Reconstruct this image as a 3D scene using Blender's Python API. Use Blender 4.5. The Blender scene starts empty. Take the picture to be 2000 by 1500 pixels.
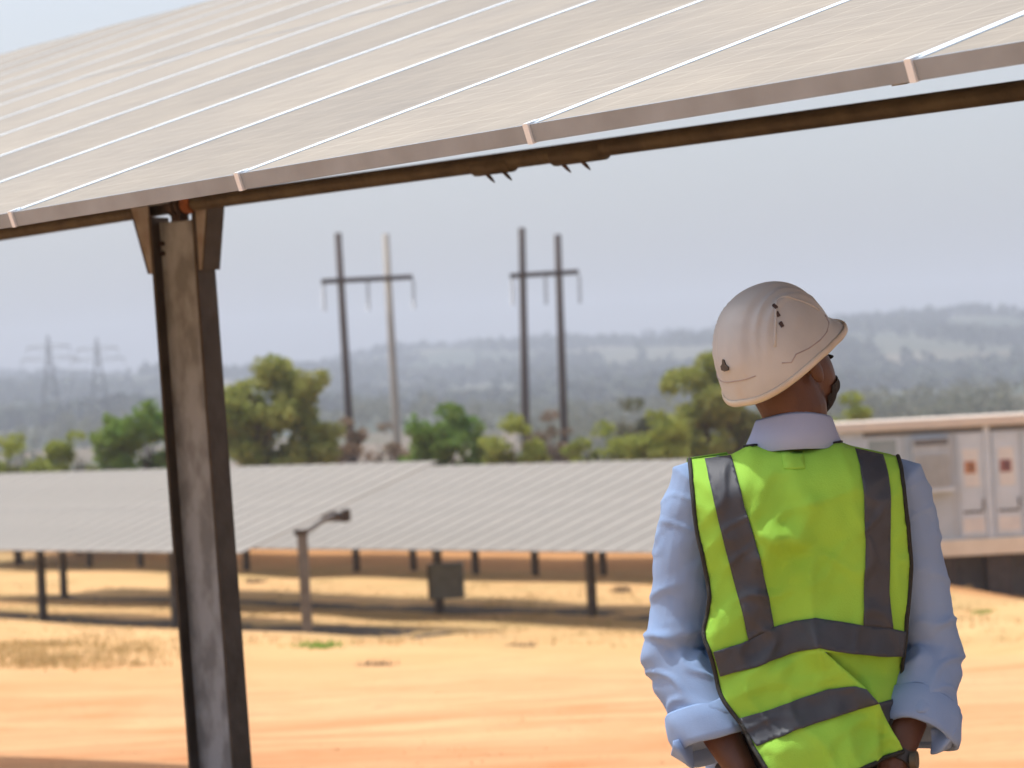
import bpy, bmesh, math, random
import numpy as np
from mathutils import Vector, Matrix, noise
from mathutils.geometry import delaunay_2d_cdt
random.seed(7); rng = np.random.default_rng(7)
scene = bpy.context.scene
COL = scene.collection

# ------------------------------------------------------------------ camera
FPX = 6000.0                      # focal length in pixels of a 2000 px wide picture
CAMZ = 1.6
PITCH = math.atan(38/FPX); ROLL = math.radians(3.0)
_f = Vector((0, math.cos(PITCH), math.sin(PITCH)))
_u0 = Vector((0, -math.sin(PITCH), math.cos(PITCH))); _r0 = Vector((1, 0, 0))
_r = _r0*math.cos(ROLL) - _u0*math.sin(ROLL)
_u = _r0*math.sin(ROLL) + _u0*math.cos(ROLL)
camd = bpy.data.cameras.new('camera'); cam = bpy.data.objects.new('camera', camd); COL.objects.link(cam)
m = Matrix((( _r.x, _u.x, -_f.x, 0), (_r.y, _u.y, -_f.y, 0), (_r.z, _u.z, -_f.z, CAMZ), (0, 0, 0, 1)))
cam.matrix_world = m
camd.sensor_width = 36; camd.lens = FPX/2000*36; camd.clip_start = .1; camd.clip_end = 12000
camd.dof.use_dof = True; camd.dof.focus_distance = 5.9; camd.dof.aperture_fstop = 7.5
scene.camera = cam

# ------------------------------------------------------------------ world, sun, exposure
SUN_EL = math.radians(67); SUN_AZ = math.radians(-62)      # azimuth clockwise from +Y
w = bpy.data.worlds.new('World'); scene.world = w; w.use_nodes = True
nt = w.node_tree; nt.nodes.clear()
out = nt.nodes.new('ShaderNodeOutputWorld'); bg = nt.nodes.new('ShaderNodeBackground')
sky = nt.nodes.new('ShaderNodeTexSky'); sky.sky_type = 'NISHITA'; sky.sun_disc = False
sky.sun_elevation = SUN_EL; sky.sun_rotation = SUN_AZ
sky.air_density = 1.0; sky.dust_density = 4.0; sky.ozone_density = 1.0; sky.altitude = 0
hs = nt.nodes.new('ShaderNodeHueSaturation'); hs.inputs['Saturation'].default_value = .66
nt.links.new(sky.outputs[0], hs.inputs['Color']); nt.links.new(hs.outputs[0], bg.inputs[0])
bg.inputs[1].default_value = .15
nt.links.new(bg.outputs[0], out.inputs[0])
sd = bpy.data.lights.new('sun', 'SUN'); sd.energy = 2.7; sd.angle = math.radians(.53); sd.color = (1, .975, .94)
so = bpy.data.objects.new('sun', sd); COL.objects.link(so)
sv = Vector((math.sin(SUN_AZ)*math.cos(SUN_EL), math.cos(SUN_AZ)*math.cos(SUN_EL), math.sin(SUN_EL)))
so.rotation_euler = sv.to_track_quat('Z', 'Y').to_euler()
scene.view_settings.view_transform = 'Standard'; scene.view_settings.look = 'None'
scene.view_settings.exposure = .46; scene.view_settings.gamma = 1
scene.render.engine = 'CYCLES'
scene.cycles.max_bounces = 8; scene.cycles.volume_bounces = 1

# ------------------------------------------------------------------ helpers
def wp(u, v, Y):
    """world point at forward distance Y on the sight line through (u, v) of the 2000 x 1500 picture"""
    d = _r*(u-1000)/FPX - _u*(v-750)/FPX + _f
    return Vector((0, 0, CAMZ)) + d*(Y/d.y)

def tag(o, label=None, cat=None, group=None, kind=None):
    if label: o['label'] = label
    if cat: o['category'] = cat
    if group: o['group'] = group
    if kind: o['kind'] = kind
    return o
def empty(name, loc=(0, 0, 0)):
    o = bpy.data.objects.new(name, None); COL.objects.link(o); o.location = loc; o.empty_display_size = .2
    return o
def mobj(name, me, mat=None, parent=None, smooth=False):
    o = bpy.data.objects.new(name, me); COL.objects.link(o)
    if mat and not me.materials: me.materials.append(mat)
    if parent:
        o.parent = parent
    if smooth: me.polygons.foreach_set('use_smooth', [True]*len(me.polygons))
    return o
class MB:
    def __init__(s, org=(0, 0, 0)): s.v = []; s.f = []; s.o = Vector(org)
    def add(s, vs, fs):
        n = len(s.v); s.v += [tuple(Vector(p)-s.o) for p in vs]; s.f += [tuple(i+n for i in f) for f in fs]
    def box(s, c, ax, ay, az):
        """box centred at c, half-extent vectors ax ay az"""
        c = Vector(c); ax = Vector(ax); ay = Vector(ay); az = Vector(az)
        vs = [c+sx*ax+sy*ay+sz*az for sx in (-1, 1) for sy in (-1, 1) for sz in (-1, 1)]
        s.add(vs, [(0, 1, 3, 2), (4, 6, 7, 5), (0, 4, 5, 1), (2, 3, 7, 6), (0, 2, 6, 4), (1, 5, 7, 3)])
    def bx(s, x0, x1, y0, y1, z0, z1):
        s.box(((x0+x1)/2, (y0+y1)/2, (z0+z1)/2), ((x1-x0)/2, 0, 0), (0, (y1-y0)/2, 0), (0, 0, (z1-z0)/2))
    def tube(s, pts, rad, n=10, caps=True, ell=None):
        pts = [Vector(p) for p in pts]
        if not hasattr(rad, '__len__'): rad = [rad]*len(pts)
        rings = []; up = None
        for i, p in enumerate(pts):
            t = (pts[min(i+1, len(pts)-1)]-pts[max(i-1, 0)]).normalized()
            if up is None:
                up = Vector((0, 0, 1)) if abs(t.z) < .9 else Vector((0, 1, 0))
            a = t.cross(up).normalized(); b = a.cross(t).normalized(); up = b
            r = rad[i]; ra, rb = (r, r) if not hasattr(r, '__len__') else r
            rings.append([p+a*math.cos(2*math.pi*k/n)*ra+b*math.sin(2*math.pi*k/n)*rb for k in range(n)])
        vs = [q for r_ in rings for q in r_]; fs = []
        for i in range(len(pts)-1):
            for k in range(n):
                fs.append((i*n+k, i*n+(k+1) % n, (i+1)*n+(k+1) % n, (i+1)*n+k))
        if caps:
            fs.append(tuple(range(n-1, -1, -1))); fs.append(tuple((len(pts)-1)*n+k for k in range(n)))
        s.add(vs, fs)
    def mesh(s, name='mesh'):
        me = bpy.data.meshes.new(name); me.from_pydata(s.v, [], s.f)
        bm = bmesh.new(); bm.from_mesh(me); bmesh.ops.recalc_face_normals(bm, faces=bm.faces); bm.to_mesh(me); bm.free()
        return me
    def build(s, name, mat, parent=None, smooth=False, bevel=0, loc=None):
        me = s.mesh(name); o = mobj(name, me, mat, parent, smooth)
        if bevel:
            b = o.modifiers.new('bevel', 'BEVEL'); b.width = bevel; b.segments = 2; b.limit_method = 'ANGLE'
        o.location = loc if loc is not None else ((0, 0, 0) if parent else s.o)
        return o

# ------------------------------------------------------------------ materials
def mat(name, col, rough=.7, metal=0, noise_s=None, col2=None, bump=0, bump_s=40, spec=.5, coords='Object', lo=.35, hi=.65, detail=6, stretch=None, coat=0, trans=0, col3=None, s3=1, lo3=.5, hi3=.7):
    m = bpy.data.materials.new(name); m.use_nodes = True; t = m.node_tree; N = t.nodes; L = t.links
    b = N['Principled BSDF']; b.inputs['Base Color'].default_value = (*col, 1); b.inputs['Roughness'].default_value = rough
    b.inputs['Metallic'].default_value = metal; b.inputs['Specular IOR Level'].default_value = spec
    b.inputs['Coat Weight'].default_value = coat
    tc = N.new('ShaderNodeTexCoord'); mp = N.new('ShaderNodeMapping')
    L.new(tc.outputs[coords], mp.inputs[0])
    if stretch: mp.inputs['Scale'].default_value = stretch
    if noise_s:
        n = N.new('ShaderNodeTexNoise'); n.inputs['Scale'].default_value = noise_s; n.inputs['Detail'].default_value = detail
        L.new(mp.outputs[0], n.inputs['Vector'])
        mr = N.new('ShaderNodeMapRange'); mr.inputs[1].default_value = lo; mr.inputs[2].default_value = hi
        L.new(n.outputs[0], mr.inputs[0])
        mx = N.new('ShaderNodeMix'); mx.data_type = 'RGBA'; mx.inputs[6].default_value = (*col, 1); mx.inputs[7].default_value = (*(col2 or col), 1)
        L.new(mr.outputs[0], mx.inputs[0]); last = mx.outputs[2]
        if col3:
            n3 = N.new('ShaderNodeTexNoise'); n3.inputs['Scale'].default_value = s3; n3.inputs['Detail'].default_value = 5
            L.new(mp.outputs[0], n3.inputs['Vector'])
            m3 = N.new('ShaderNodeMapRange'); m3.inputs[1].default_value = lo3; m3.inputs[2].default_value = hi3
            L.new(n3.outputs[0], m3.inputs[0])
            x3 = N.new('ShaderNodeMix'); x3.data_type = 'RGBA'; x3.inputs[7].default_value = (*col3, 1)
            L.new(last, x3.inputs[6]); L.new(m3.outputs[0], x3.inputs[0]); last = x3.outputs[2]
        L.new(last, b.inputs['Base Color'])
    if bump:
        nb = N.new('ShaderNodeTexNoise'); nb.inputs['Scale'].default_value = bump_s; nb.inputs['Detail'].default_value = 8
        L.new(mp.outputs[0], nb.inputs['Vector'])
        bp = N.new('ShaderNodeBump'); bp.inputs['Strength'].default_value = bump; bp.inputs['Distance'].default_value = .02
        L.new(nb.outputs[0], bp.inputs['Height']); L.new(bp.outputs[0], b.inputs['Normal'])
    if trans:
        b.inputs['Transmission Weight'].default_value = 0
        tr = N.new('ShaderNodeBsdfTranslucent'); ms = N.new('ShaderNodeMixShader'); ms.inputs[0].default_value = trans
        tr.inputs[0].default_value = (*[min(1, c*1.3) for c in col], 1)
        if noise_s: L.new(last, tr.inputs[0])
        L.new(b.outputs[0], ms.inputs[1]); L.new(tr.outputs[0], ms.inputs[2]); L.new(ms.outputs[0], N['Material Output'].inputs[0])
    return m

M = {}
M['galv'] = mat('galvanised steel', (.33, .41, .50), .55, .12, 16, (.19, .235, .28), .25, 60, stretch=(1, 1, .45), lo=.40, hi=.60, col3=(.22, .15, .10), s3=5, lo3=.70, hi3=.82)
M['steel_flange'] = mat('flange steel with painted shade', (.07, .068, .062), .65, .15, 9, (.04, .036, .03), .2, 40)  # darker than the web: shade on these faces is painted in
M['bracket'] = mat('bracket steel', (.32, .345, .36), .55, .2, 12, (.22, .20, .18), .2, 50)
M['tube'] = mat('weathered pipe steel', (.10, .092, .062), .6, .2, 8, (.058, .052, .038), .25, 50, stretch=(1, 1, 1))
M['rust'] = mat('rust', (.32, .11, .03), .85, 0, 30, (.14, .05, .02), .4, 80)
M['dark_steel'] = mat('dark greasy steel', (.035, .028, .025), .5, .3, 20, (.06, .04, .03), .3, 60)
M['alu'] = mat('anodised aluminium', (.28, .345, .41), .5, .15, 6, (.225, .275, .32), .05, 90)
M['alu_white'] = mat('bright aluminium clamp', (.80, .88, .93), .5, .0, 10, (.70, .77, .82))
M['post_far'] = mat('dull galvanised post', (.16, .145, .135), .6, .2, 6, (.11, .095, .085), .2, 30)
M['wood_dark'] = mat('creosoted pole', (.055, .045, .045), .85, 0, 3, (.09, .07, .065), .3, 20, stretch=(1, 1, .1))
M['wood_pale'] = mat('bleached pole', (.44, .41, .36), .85, 0, 3, (.34, .31, .28), .3, 20, stretch=(1, 1, .1))
M['pylon'] = mat('pylon steel', (.16, .17, .18), .5, .6, 3, (.13, .14, .15))
M['insul'] = mat('insulator glass', (.28, .27, .27), .2, 0, 5, (.22, .22, .22))
M['bark'] = mat('bark', (.12, .09, .065), .9, 0, 8, (.07, .05, .04), .5, 30)
M['cab'] = mat('light grey paint', (.52, .59, .66), .5, 0, 2.5, (.45, .52, .58), .05, 20, col3=(.5, .42, .33), s3=1.5, lo3=.62, hi3=.8)
M['cab_door'] = mat('off white door paint', (.62, .69, .76), .5, 0, 3, (.56, .63, .69))
M['cab_dark'] = mat('dark trim and painted gap shade', (.12, .12, .125), .7, 0, 6, (.16, .155, .15))
M['cab_roof'] = mat('cream roof edge', (.72, .62, .52), .6, 0, 3, (.66, .57, .49))
M['cab_beam'] = mat('cream beam with painted sunlight', (.88, .78, .62), .6, 0, 3, (.80, .70, .55))  # cream beam, its sunlit brightness put into the colour
M['louvre'] = mat('louvre metal', (.46, .50, .53), .5, .1, 5, (.40, .43, .46))
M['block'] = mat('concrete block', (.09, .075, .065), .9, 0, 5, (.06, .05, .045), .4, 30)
M['glass'] = mat('window glass', (.22, .30, .31), .12, 0, 2, (.30, .36, .40))
M['box_grey'] = mat('grey enclosure paint', (.20, .225, .23), .5, 0, 5, (.165, .185, .19), .05, 30)
M['sign_white'] = mat('sign white', (.75, .72, .68), .5, 0, 4, (.68, .65, .62))
M['sign_orange'] = mat('sign orange', (.55, .24, .10), .5, 0, 9, (.48, .22, .12))
M['sign_red'] = mat('sign red', (.32, .13, .12), .5, 0, 9, (.26, .10, .10))
M['sign_black'] = mat('sign black', (.03, .03, .03), .5, 0, 9, (.05, .045, .04))
# clothing and person
M['skin'] = mat('brown skin', (.105, .045, .024), .5, 0, 18, (.075, .032, .018), .08, 200, spec=.4)
M['hair'] = mat('black hair', (.012, .010, .009), .8, 0, 90, (.02, .017, .015), .6, 250)
M['eye'] = mat('eye white', (.7, .66, .6), .2, 0, 4, (.62, .58, .54))
M['iris'] = mat('dark iris', (.03, .017, .01), .2, 0, 40, (.05, .03, .02))
M['vest'] = mat('lime high visibility mesh', (.36, .70, .085), .75, 0, 5, (.30, .60, .065), .18, 420, trans=.12, spec=.25)
M['tape'] = mat('grey reflective tape', (.043, .052, .070), .6, .0, 14, (.031, .038, .052), .10, 500, spec=.5)
M['bind'] = mat('black binding', (.008, .010, .009), .7, 0, 60, (.014, .015, .014), .3, 300)
M['shirt'] = mat('light blue cotton', (.27, .39, .61), .85, 0, 6, (.235, .345, .56), .12, 500, spec=.2, trans=.06)
M['collar'] = mat('pale collar cotton', (.36, .43, .62), .85, 0, 6, (.32, .38, .56), .12, 500, spec=.2)
M['trousers'] = mat('navy cotton trousers', (.03, .035, .05), .9, 0, 6, (.022, .026, .04), .15, 300)
M['boot'] = mat('brown leather boots', (.09, .05, .03), .6, 0, 12, (.06, .035, .02), .2, 80)
M['sole'] = mat('rubber sole', (.02, .02, .02), .8, 0, 12, (.03, .03, .03))
M['helmet'] = mat('dusty white shell', (.46, .49, .50), .55, 0, 9, (.39, .41, .42), .03, 120, spec=.45, col3=(.44, .40, .35), s3=16, lo3=.6, hi3=.85)
M['helmet_lip'] = mat('shell rim with painted ground bounce', (.56, .53, .46), .5, 0, 12, (.47, .43, .35), .05, 90)  # cream tone paints the ground bounce along the rim
M['helmet_line'] = mat('grey moulding line', (.36, .32, .32), .6, 0, 30, (.28, .25, .26))
M['helmet_vent'] = mat('vent slot', (.03, .02, .02), .8, 0, 30, (.05, .03, .03))
M['strap'] = mat('watch strap', (.02, .018, .018), .5, 0, 40, (.03, .028, .025))

# dusty module glass: fine cell lines along the row, dust clouds
def glass_mat(name, base, base2, cell=True, rough=.62):
    m = mat(name, base, rough, 0, 1.3, base2, .02, 60, spec=.22, coords='Object')
    t = m.node_tree; N = t.nodes; L = t.links; b = N['Principled BSDF']
    if cell:
        tc = N.new('ShaderNodeTexCoord')
        oi = N.new('ShaderNodeObjectInfo')
        wv = N.new('ShaderNodeTexNoise'); mp = N.new('ShaderNodeMapping'); mp.inputs['Scale'].default_value = (6, 130, 1)
        ad = N.new('ShaderNodeVectorMath'); ad.operation = 'ADD'
        L.new(tc.outputs['Object'], ad.inputs[0]); L.new(oi.outputs['Location'], ad.inputs[1])
        L.new(ad.outputs[0], mp.inputs[0]); L.new(mp.outputs[0], wv.inputs[0]); wv.inputs['Scale'].default_value = 1; wv.inputs['Detail'].default_value = 3
        mr = N.new('ShaderNodeMapRange'); mr.inputs[1].default_value = .35; mr.inputs[2].default_value = .65; mr.inputs[3].default_value = .86; mr.inputs[4].default_value = 1.08
        L.new(wv.outputs[0], mr.inputs[0])
        # cell grid
        br = N.new('ShaderNodeTexBrick'); br.offset = 0; br.squash = 1
        br.inputs['Scale'].default_value = 1; br.inputs['Brick Width'].default_value = .156; br.inputs['Row Height'].default_value = .156
        br.inputs['Mortar Size'].default_value = .0035
        br.inputs['Color1'].default_value = (1, 1, 1, 1); br.inputs['Color2'].default_value = (.96, .96, .96, 1); br.inputs['Mortar'].default_value = (1.22, 1.22, 1.22, 1)
        L.new(tc.outputs['Object'], br.inputs['Vector'])
        src = b.inputs['Base Color'].links[0].from_socket
        rv = N.new('ShaderNodeMapRange'); rv.inputs[3].default_value = .93; rv.inputs[4].default_value = 1.06
        L.new(oi.outputs['Random'], rv.inputs[0])
        def mul(a, bb):
            x = N.new('ShaderNodeVectorMath'); x.operation = 'MULTIPLY'; L.new(a, x.inputs[0]); L.new(bb, x.inputs[1]); return x.outputs[0]
        s = mul(src, br.outputs[0]); s = mul(s, mr.outputs[0]); s = mul(s, rv.outputs[0])
        L.new(s, b.inputs['Base Color'])
    return m
M['glass_near'] = glass_mat('dusty module glass', (.31, .275, .225), (.26, .235, .20))
M['glass_far'] = glass_mat('dusty module glass far', (.265, .245, .215), (.225, .21, .185), cell=False)
M['alu_far'] = mat('dusty frame far', (.26, .24, .22), .6, .1, 2, (.22, .20, .19))

# soil
def soil():
    m = bpy.data.materials.new('sandy orange soil'); m.use_nodes = True; t = m.node_tree; N = t.nodes; L = t.links; b = N['Principled BSDF']
    b.inputs['Roughness'].default_value = .95; b.inputs['Specular IOR Level'].default_value = .1
    g = N.new('ShaderNodeNewGeometry')
    def nz(scale, detail=6, st=(1, 1, 1), rough=.55):
        mp = N.new('ShaderNodeMapping'); mp.inputs['Scale'].default_value = st; L.new(g.outputs['Position'], mp.inputs[0])
        n = N.new('ShaderNodeTexNoise'); n.inputs['Scale'].default_value = scale; n.inputs['Detail'].default_value = detail; n.inputs['Roughness'].default_value = rough
        L.new(mp.outputs[0], n.inputs['Vector']); return n.outputs[0]
    def mr(a, lo, hi, o0=0, o1=1):
        x = N.new('ShaderNodeMapRange'); x.inputs[1].default_value = lo; x.inputs[2].default_value = hi; x.inputs[3].default_value = o0; x.inputs[4].default_value = o1
        L.new(a, x.inputs[0]); return x.outputs[0]
    def mix(f, a, bb):
        x = N.new('ShaderNodeMix'); x.data_type = 'RGBA'; L.new(f, x.inputs[0])
        for i, c in ((6, a), (7, bb)):
            if isinstance(c, tuple): x.inputs[i].default_value = (*c, 1)
            else: L.new(c, x.inputs[i])
        return x.outputs[2]
    sep = N.new('ShaderNodeSeparateXYZ'); L.new(g.outputs['Position'], sep.inputs[0])
    c = mix(mr(nz(.22), .38, .62), (.52, .26, .12), (.57, .32, .16))
    c = mix(mr(nz(.9, 8, (1, .45, 1)), .50, .68), c, (.52, .22, .09))
    c = mix(mr(nz(.5, 9, (.35, 1.6, 1), .7), .47, .62, 0, .75), c, (.66, .40, .21))
    c = mix(mr(nz(2.2, 9, (.3, 1.5, 1), .7), .52, .66, 0, .7), c, (.47, .22, .10))
    c = mix(mr(nz(3.2, 8), .56, .70), c, (.50, .29, .15))
    # paler trampled yard towards the tables
    dp = N.new('ShaderNodeVectorMath'); dp.operation = 'DOT_PRODUCT'; dp.inputs[1].default_value = (1.297, 1, 0); L.new(g.outputs['Position'], dp.inputs[0]); rowd = dp.outputs['Value']
    far = mr(sep.outputs[1], 27, 42)
    pale = mix(mr(nz(.35), .35, .65), (.62, .385, .18), (.56, .33, .145))
    pale = mix(mr(nz(1.3, 8), .55, .7), pale, (.46, .31, .15))
    c = mix(far, c, pale)
    c = mix(mr(nz(.30, 9, (.6, 1.4, 1), .65), .44, .60, 0, .8), c, mix(mr(nz(.8, 7), .4, .6), (.44, .31, .135), (.52, .37, .17))) if False else c
    st = N.new('ShaderNodeMath'); st.operation = 'MULTIPLY'; L.new(mr(nz(.33, 9, (.6, 1.4, 1), .68), .42, .60, 0, .85), st.inputs[0]); L.new(mr(rowd, 41, 46), st.inputs[1])
    c = mix(st.outputs[0], c, (.45, .31, .135))
    # reddish dug soil behind the second row
    c = mix(mr(rowd, 76, 78.5), c, (.47, .24, .10))
    # valley scrubland further off
    val = mix(mr(nz(.012, 8), .42, .58), (.13, .11, .075), (.19, .145, .105))
    val = mix(mr(nz(.05, 8), .48, .6), val, (.09, .10, .05))
    c = mix(mr(sep.outputs[1], 92, 110), c, val)
    L.new(c, b.inputs['Base Color'])
    bp = N.new('ShaderNodeBump'); bp.inputs['Strength'].default_value = .6; bp.inputs['Distance'].default_value = .05
    L.new(nz(6, 10), bp.inputs['Height']); L.new(bp.outputs[0], b.inputs['Normal'])
    return m
M['soil'] = soil()
def hillmat():
    m = mat('wooded hillside', (.055, .068, .045), .95, 0, .004, (.10, .10, .068), spec=.1, lo=.42, hi=.6, detail=10, col3=(.17, .14, .10), s3=.0035, lo3=.60, hi3=.68)
    return m
M['hill'] = hillmat()
def leafmat(name, a, b2, tr=.38):
    return mat(name, a, .75, 0, 1.1, b2, spec=.2, trans=tr, lo=.35, hi=.65)
M['leaf_olive'] = leafmat('olive leaves', (.23, .28, .055), (.36, .36, .11))
M['leaf_green'] = leafmat('green leaves', (.12, .24, .04), (.22, .30, .065))
M['leaf_yellow'] = leafmat('yellow green leaves', (.34, .37, .07), (.22, .27, .06))
M['leaf_dry'] = leafmat('dry leaves', (.26, .18, .12), (.19, .15, .10))
M['leaf_grey'] = leafmat('grey green leaves', (.13, .15, .09), (.18, .17, .11))
M['leaf_far'] = leafmat('distant woodland', (.06, .08, .05), (.085, .095, .06), .1)
M['grass_dry'] = leafmat('dry grass', (.56, .42, .20), (.48, .35, .16))
M['grass_green'] = leafmat('fresh green weeds', (.16, .34, .05), (.22, .36, .07))

# ------------------------------------------------------------------ terrain
def lerp_tab(x, tab):
    return np.interp(x, [a for a, _ in tab], [b for _, b in tab])
DIP = 1.3
PROF = [(-300, 1.6), (6, 1.6), (9, 1.72), (18, 2.15), (30, 2.75), (40, 3.27), (44, 3.50), (47.5, 3.80), (51, 4.02), (61, 4.20), (72, 4.2), (76, 4.22), (78.5, 4.15), (81.5, 3.72), (86, 3.66), (94, 4.6), (120, 7.5), (200, 11), (300, 12.5), (450, 10), (700, 7), (1000, 4), (1300, 1), (1700, -15), (2100, -32), (2500, -42), (2900, -41), (3900, -30)]
def row_y(x, y):
    # the graded yard follows the rows: blend from straight-ahead distance to distance across the rows
    b = np.clip((y-25)/20, 0, 1)*np.clip((130-y)/30, 0, 1)*np.clip((9-x)/3, 0, 1)*np.clip((x+60)/30, 0, 1)
    return y + b*np.clip(x, -14, 14)*1.297
def height(x, y):
    x = np.asarray(x, float); y = np.asarray(y, float)
    h = CAMZ - lerp_tab(row_y(x, y), PROF)
    h = h - np.clip((x-7.5)/6, 0, 1.2)*np.clip((y-55)/12, 0, 1)*np.clip((120-y)/30, 0, 1)*DIP
    k = np.clip((y-8)/30, 0, 1)
    h = h + .05*k*(np.sin(x*.9+np.sin(y*.35)*1.5)*np.sin(y*.55+x*.2)) + .02*k*np.sin(x*2.3+y*1.7)
    f = np.clip((y-300)/900, 0, 1)
    h = h + f*(7*np.sin(x*.0062+y*.0021+1.2)+5*np.sin(x*.013-y*.004)+4*np.sin(x*.021+y*.008+2))*.6
    f2 = np.clip((y-1400)/1000, 0, 1)
    s = x/np.maximum(y, 1)
    h = h + f2*(3*np.sin(s*21+.6)+2.5*np.sin(s*47+1.9)+2*np.sin(s*110+y*.01)+np.clip(s, -.3, .3)*6)
    # nearer brown shoulder rising to the right
    f3 = np.clip((y-450)/250, 0, 1)*np.clip((1500-y)/500, 0, 1)
    h = h + f3*np.clip((s-.04)/.12, 0, 1.3)*5
    return h
def _cl(v, a, b): return a if v < a else b if v > b else v
_PX = [a for a, _ in PROF]; _PY = [b for _, b in PROF]
import bisect
def hz(x, y):
    y0_ = y; y = y+_cl((y-25)/20, 0, 1)*_cl((130-y)/30, 0, 1)*_cl((9-x)/3, 0, 1)*_cl((x+60)/30, 0, 1)*_cl(x, -14, 14)*1.297
    i = bisect.bisect_right(_PX, y)
    if i <= 0: d = _PY[0]
    elif i >= len(_PX): d = _PY[-1]
    else: d = _PY[i-1]+(_PY[i]-_PY[i-1])*(y-_PX[i-1])/(_PX[i]-_PX[i-1])
    sin = math.sin; y = y0_
    h = CAMZ-d-_cl((x-7.5)/6, 0, 1.2)*_cl((y-55)/12, 0, 1)*_cl((120-y)/30, 0, 1)*DIP
    k = _cl((y-8)/30, 0, 1)
    h += .05*k*(sin(x*.9+sin(y*.35)*1.5)*sin(y*.55+x*.2))+.02*k*sin(x*2.3+y*1.7)
    f = _cl((y-300)/900, 0, 1)
    if f > 0:
        h += f*(7*sin(x*.0062+y*.0021+1.2)+5*sin(x*.013-y*.004)+4*sin(x*.021+y*.008+2))*.6
        f2 = _cl((y-1400)/1000, 0, 1); s = x/max(y, 1)
        h += f2*(3*sin(s*21+.6)+2.5*sin(s*47+1.9)+2*sin(s*110+y*.01)+_cl(s, -.3, .3)*6)
        f3 = _cl((y-450)/250, 0, 1)*_cl((1500-y)/500, 0, 1)
        h += f3*_cl((s-.04)/.12, 0, 1.3)*5
    return h
height_scalar = hz
def grid_mesh(name, xs, ys, material):
    X, Y = np.meshgrid(xs, ys); Z = height(X, Y)
    nx, ny = len(xs), len(ys)
    co = np.stack([X.ravel(), Y.ravel(), Z.ravel()], 1)
    i = np.arange(nx*ny).reshape(ny, nx)
    f = np.stack([i[:-1, :-1].ravel(), i[:-1, 1:].ravel(), i[1:, 1:].ravel(), i[1:, :-1].ravel()], 1)
    me = bpy.data.meshes.new(name); me.from_pydata(co.tolist(), [], f.tolist())
    o = mobj(name, me, material, smooth=True); tag(o, kind='structure'); return o
YS = 700.0
xa = np.concatenate([-np.geomspace(1, 1900, 70)[::-1]-19, np.linspace(-19, 19, 110), np.geomspace(1, 1900, 70)+19])
ya = np.concatenate([np.linspace(-300, -10, 12), np.linspace(0, 90, 170), np.geomspace(92, YS, 60)])
g = grid_mesh('ground', xa, ya, M['soil']); tag(g, 'bare sandy orange yard falling gently towards the solar tables')
xb = np.linspace(-1919, 1919, 260); yb = np.linspace(YS, 3900, 180)
xb = np.unique(np.concatenate([xb, xa[(xa < -1500) | (xa > 1500)]]))
h_ = grid_mesh('hills', xb, yb, M['hill']); tag(h_, 'hazy wooded hills along the horizon')

# ------------------------------------------------------------------ haze
hb = MB(); hb.bx(-1990, 1990, -330, 3960, -26, 130)
hm = bpy.data.materials.new('haze air'); hm.use_nodes = True; hn = hm.node_tree.nodes; hn.clear()
ho = hn.new('ShaderNodeOutputMaterial'); pv = hn.new('ShaderNodeVolumePrincipled')
pv.inputs['Color'].default_value = (.80, .86, 1.0, 1); pv.inputs['Density'].default_value = .00037; pv.inputs['Anisotropy'].default_value = .0
hm.node_tree.links.new(pv.outputs[0], ho.inputs['Volume'])
tag(hb.build('haze', hm), 'pale dry season haze over the valley', kind='stuff')

# ------------------------------------------------------------------ solar tables
TILT = math.radians(17.5)
R = Vector((-.6106, .7919, 0)).normalized(); SH = Vector((.7919, .6106, 0)).normalized()
S = (SH*math.cos(TILT)+Vector((0, 0, 1))*math.sin(TILT)).normalized(); Nn = (-R).cross(S).normalized()
if Nn.z < 0: Nn = -Nn
XD = -R                        # local x of a module: along the row towards the camera
def basis(loc):
    mt = Matrix(((XD.x, S.x, Nn.x, loc[0]), (XD.y, S.y, Nn.y, loc[1]), (XD.z, S.z, Nn.z, loc[2]), (0, 0, 0, 1)))
    return mt
def module_meshes(wd, ln, th, lip, gap, mf, mg, tagname):
    a = gap/2
    f = MB()
    z0, z1 = -th, 0
    e = .0015
    le = lip*.45
    f.bx(a, wd-a, e, e+le, z0, z1); f.bx(a, wd-a, ln-e-le, ln-e, z0, z1)
    f.bx(a, a+lip, e+le, ln-e-le, z0, z1); f.bx(wd-a-lip, wd-a, e+le, ln-e-le, z0, z1)
    fm = f.mesh('module frame'); fm.materials.append(mf)
    gmb = MB(); gmb.bx(a+lip, wd-a-lip, e+le, ln-e-le, -.008, -.0007)
    gm = gmb.mesh('module glass'); gm.materials.append(mg)
    return fm, gm
def solar_table(name, corner, ncol, wd, ln, nrow, meshes, label, group, cat='solar panels'):
    """corner: right (near) end of the lower edge"""
    t = empty(name, corner); tag(t, label, cat, group)
    fm, gm = meshes
    inv = Matrix.Translation(-Vector(corner))
    for c in range(ncol):
        for r_ in range(nrow):
            p = Vector(corner) + R*(wd*(c+1)) + S*(ln*r_)
            jit = Nn*random.uniform(-.0008, .0008)
            o = bpy.data.objects.new('solar_module', fm); COL.objects.link(o); o.parent = t
            o.matrix_basis = inv @ basis(p+jit)
            q = bpy.data.objects.new('glass', gm); COL.objects.link(q); q.parent = o
    return t
def ibeam(mb, base, top, d, b, tf, tw, ang):
    """I-section column from base to top; ang = direction of the section depth"""
    dv = Vector((math.cos(ang), math.sin(ang), 0)); bv = Vector((-math.sin(ang), math.cos(ang), 0))
    c = (Vector(base)+Vector(top))/2; hv = (Vector(top)-Vector(base))/2
    mb.box(c, dv*(d/2-tf), bv*tw/2, hv)
    return dv, bv, c, hv

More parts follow.
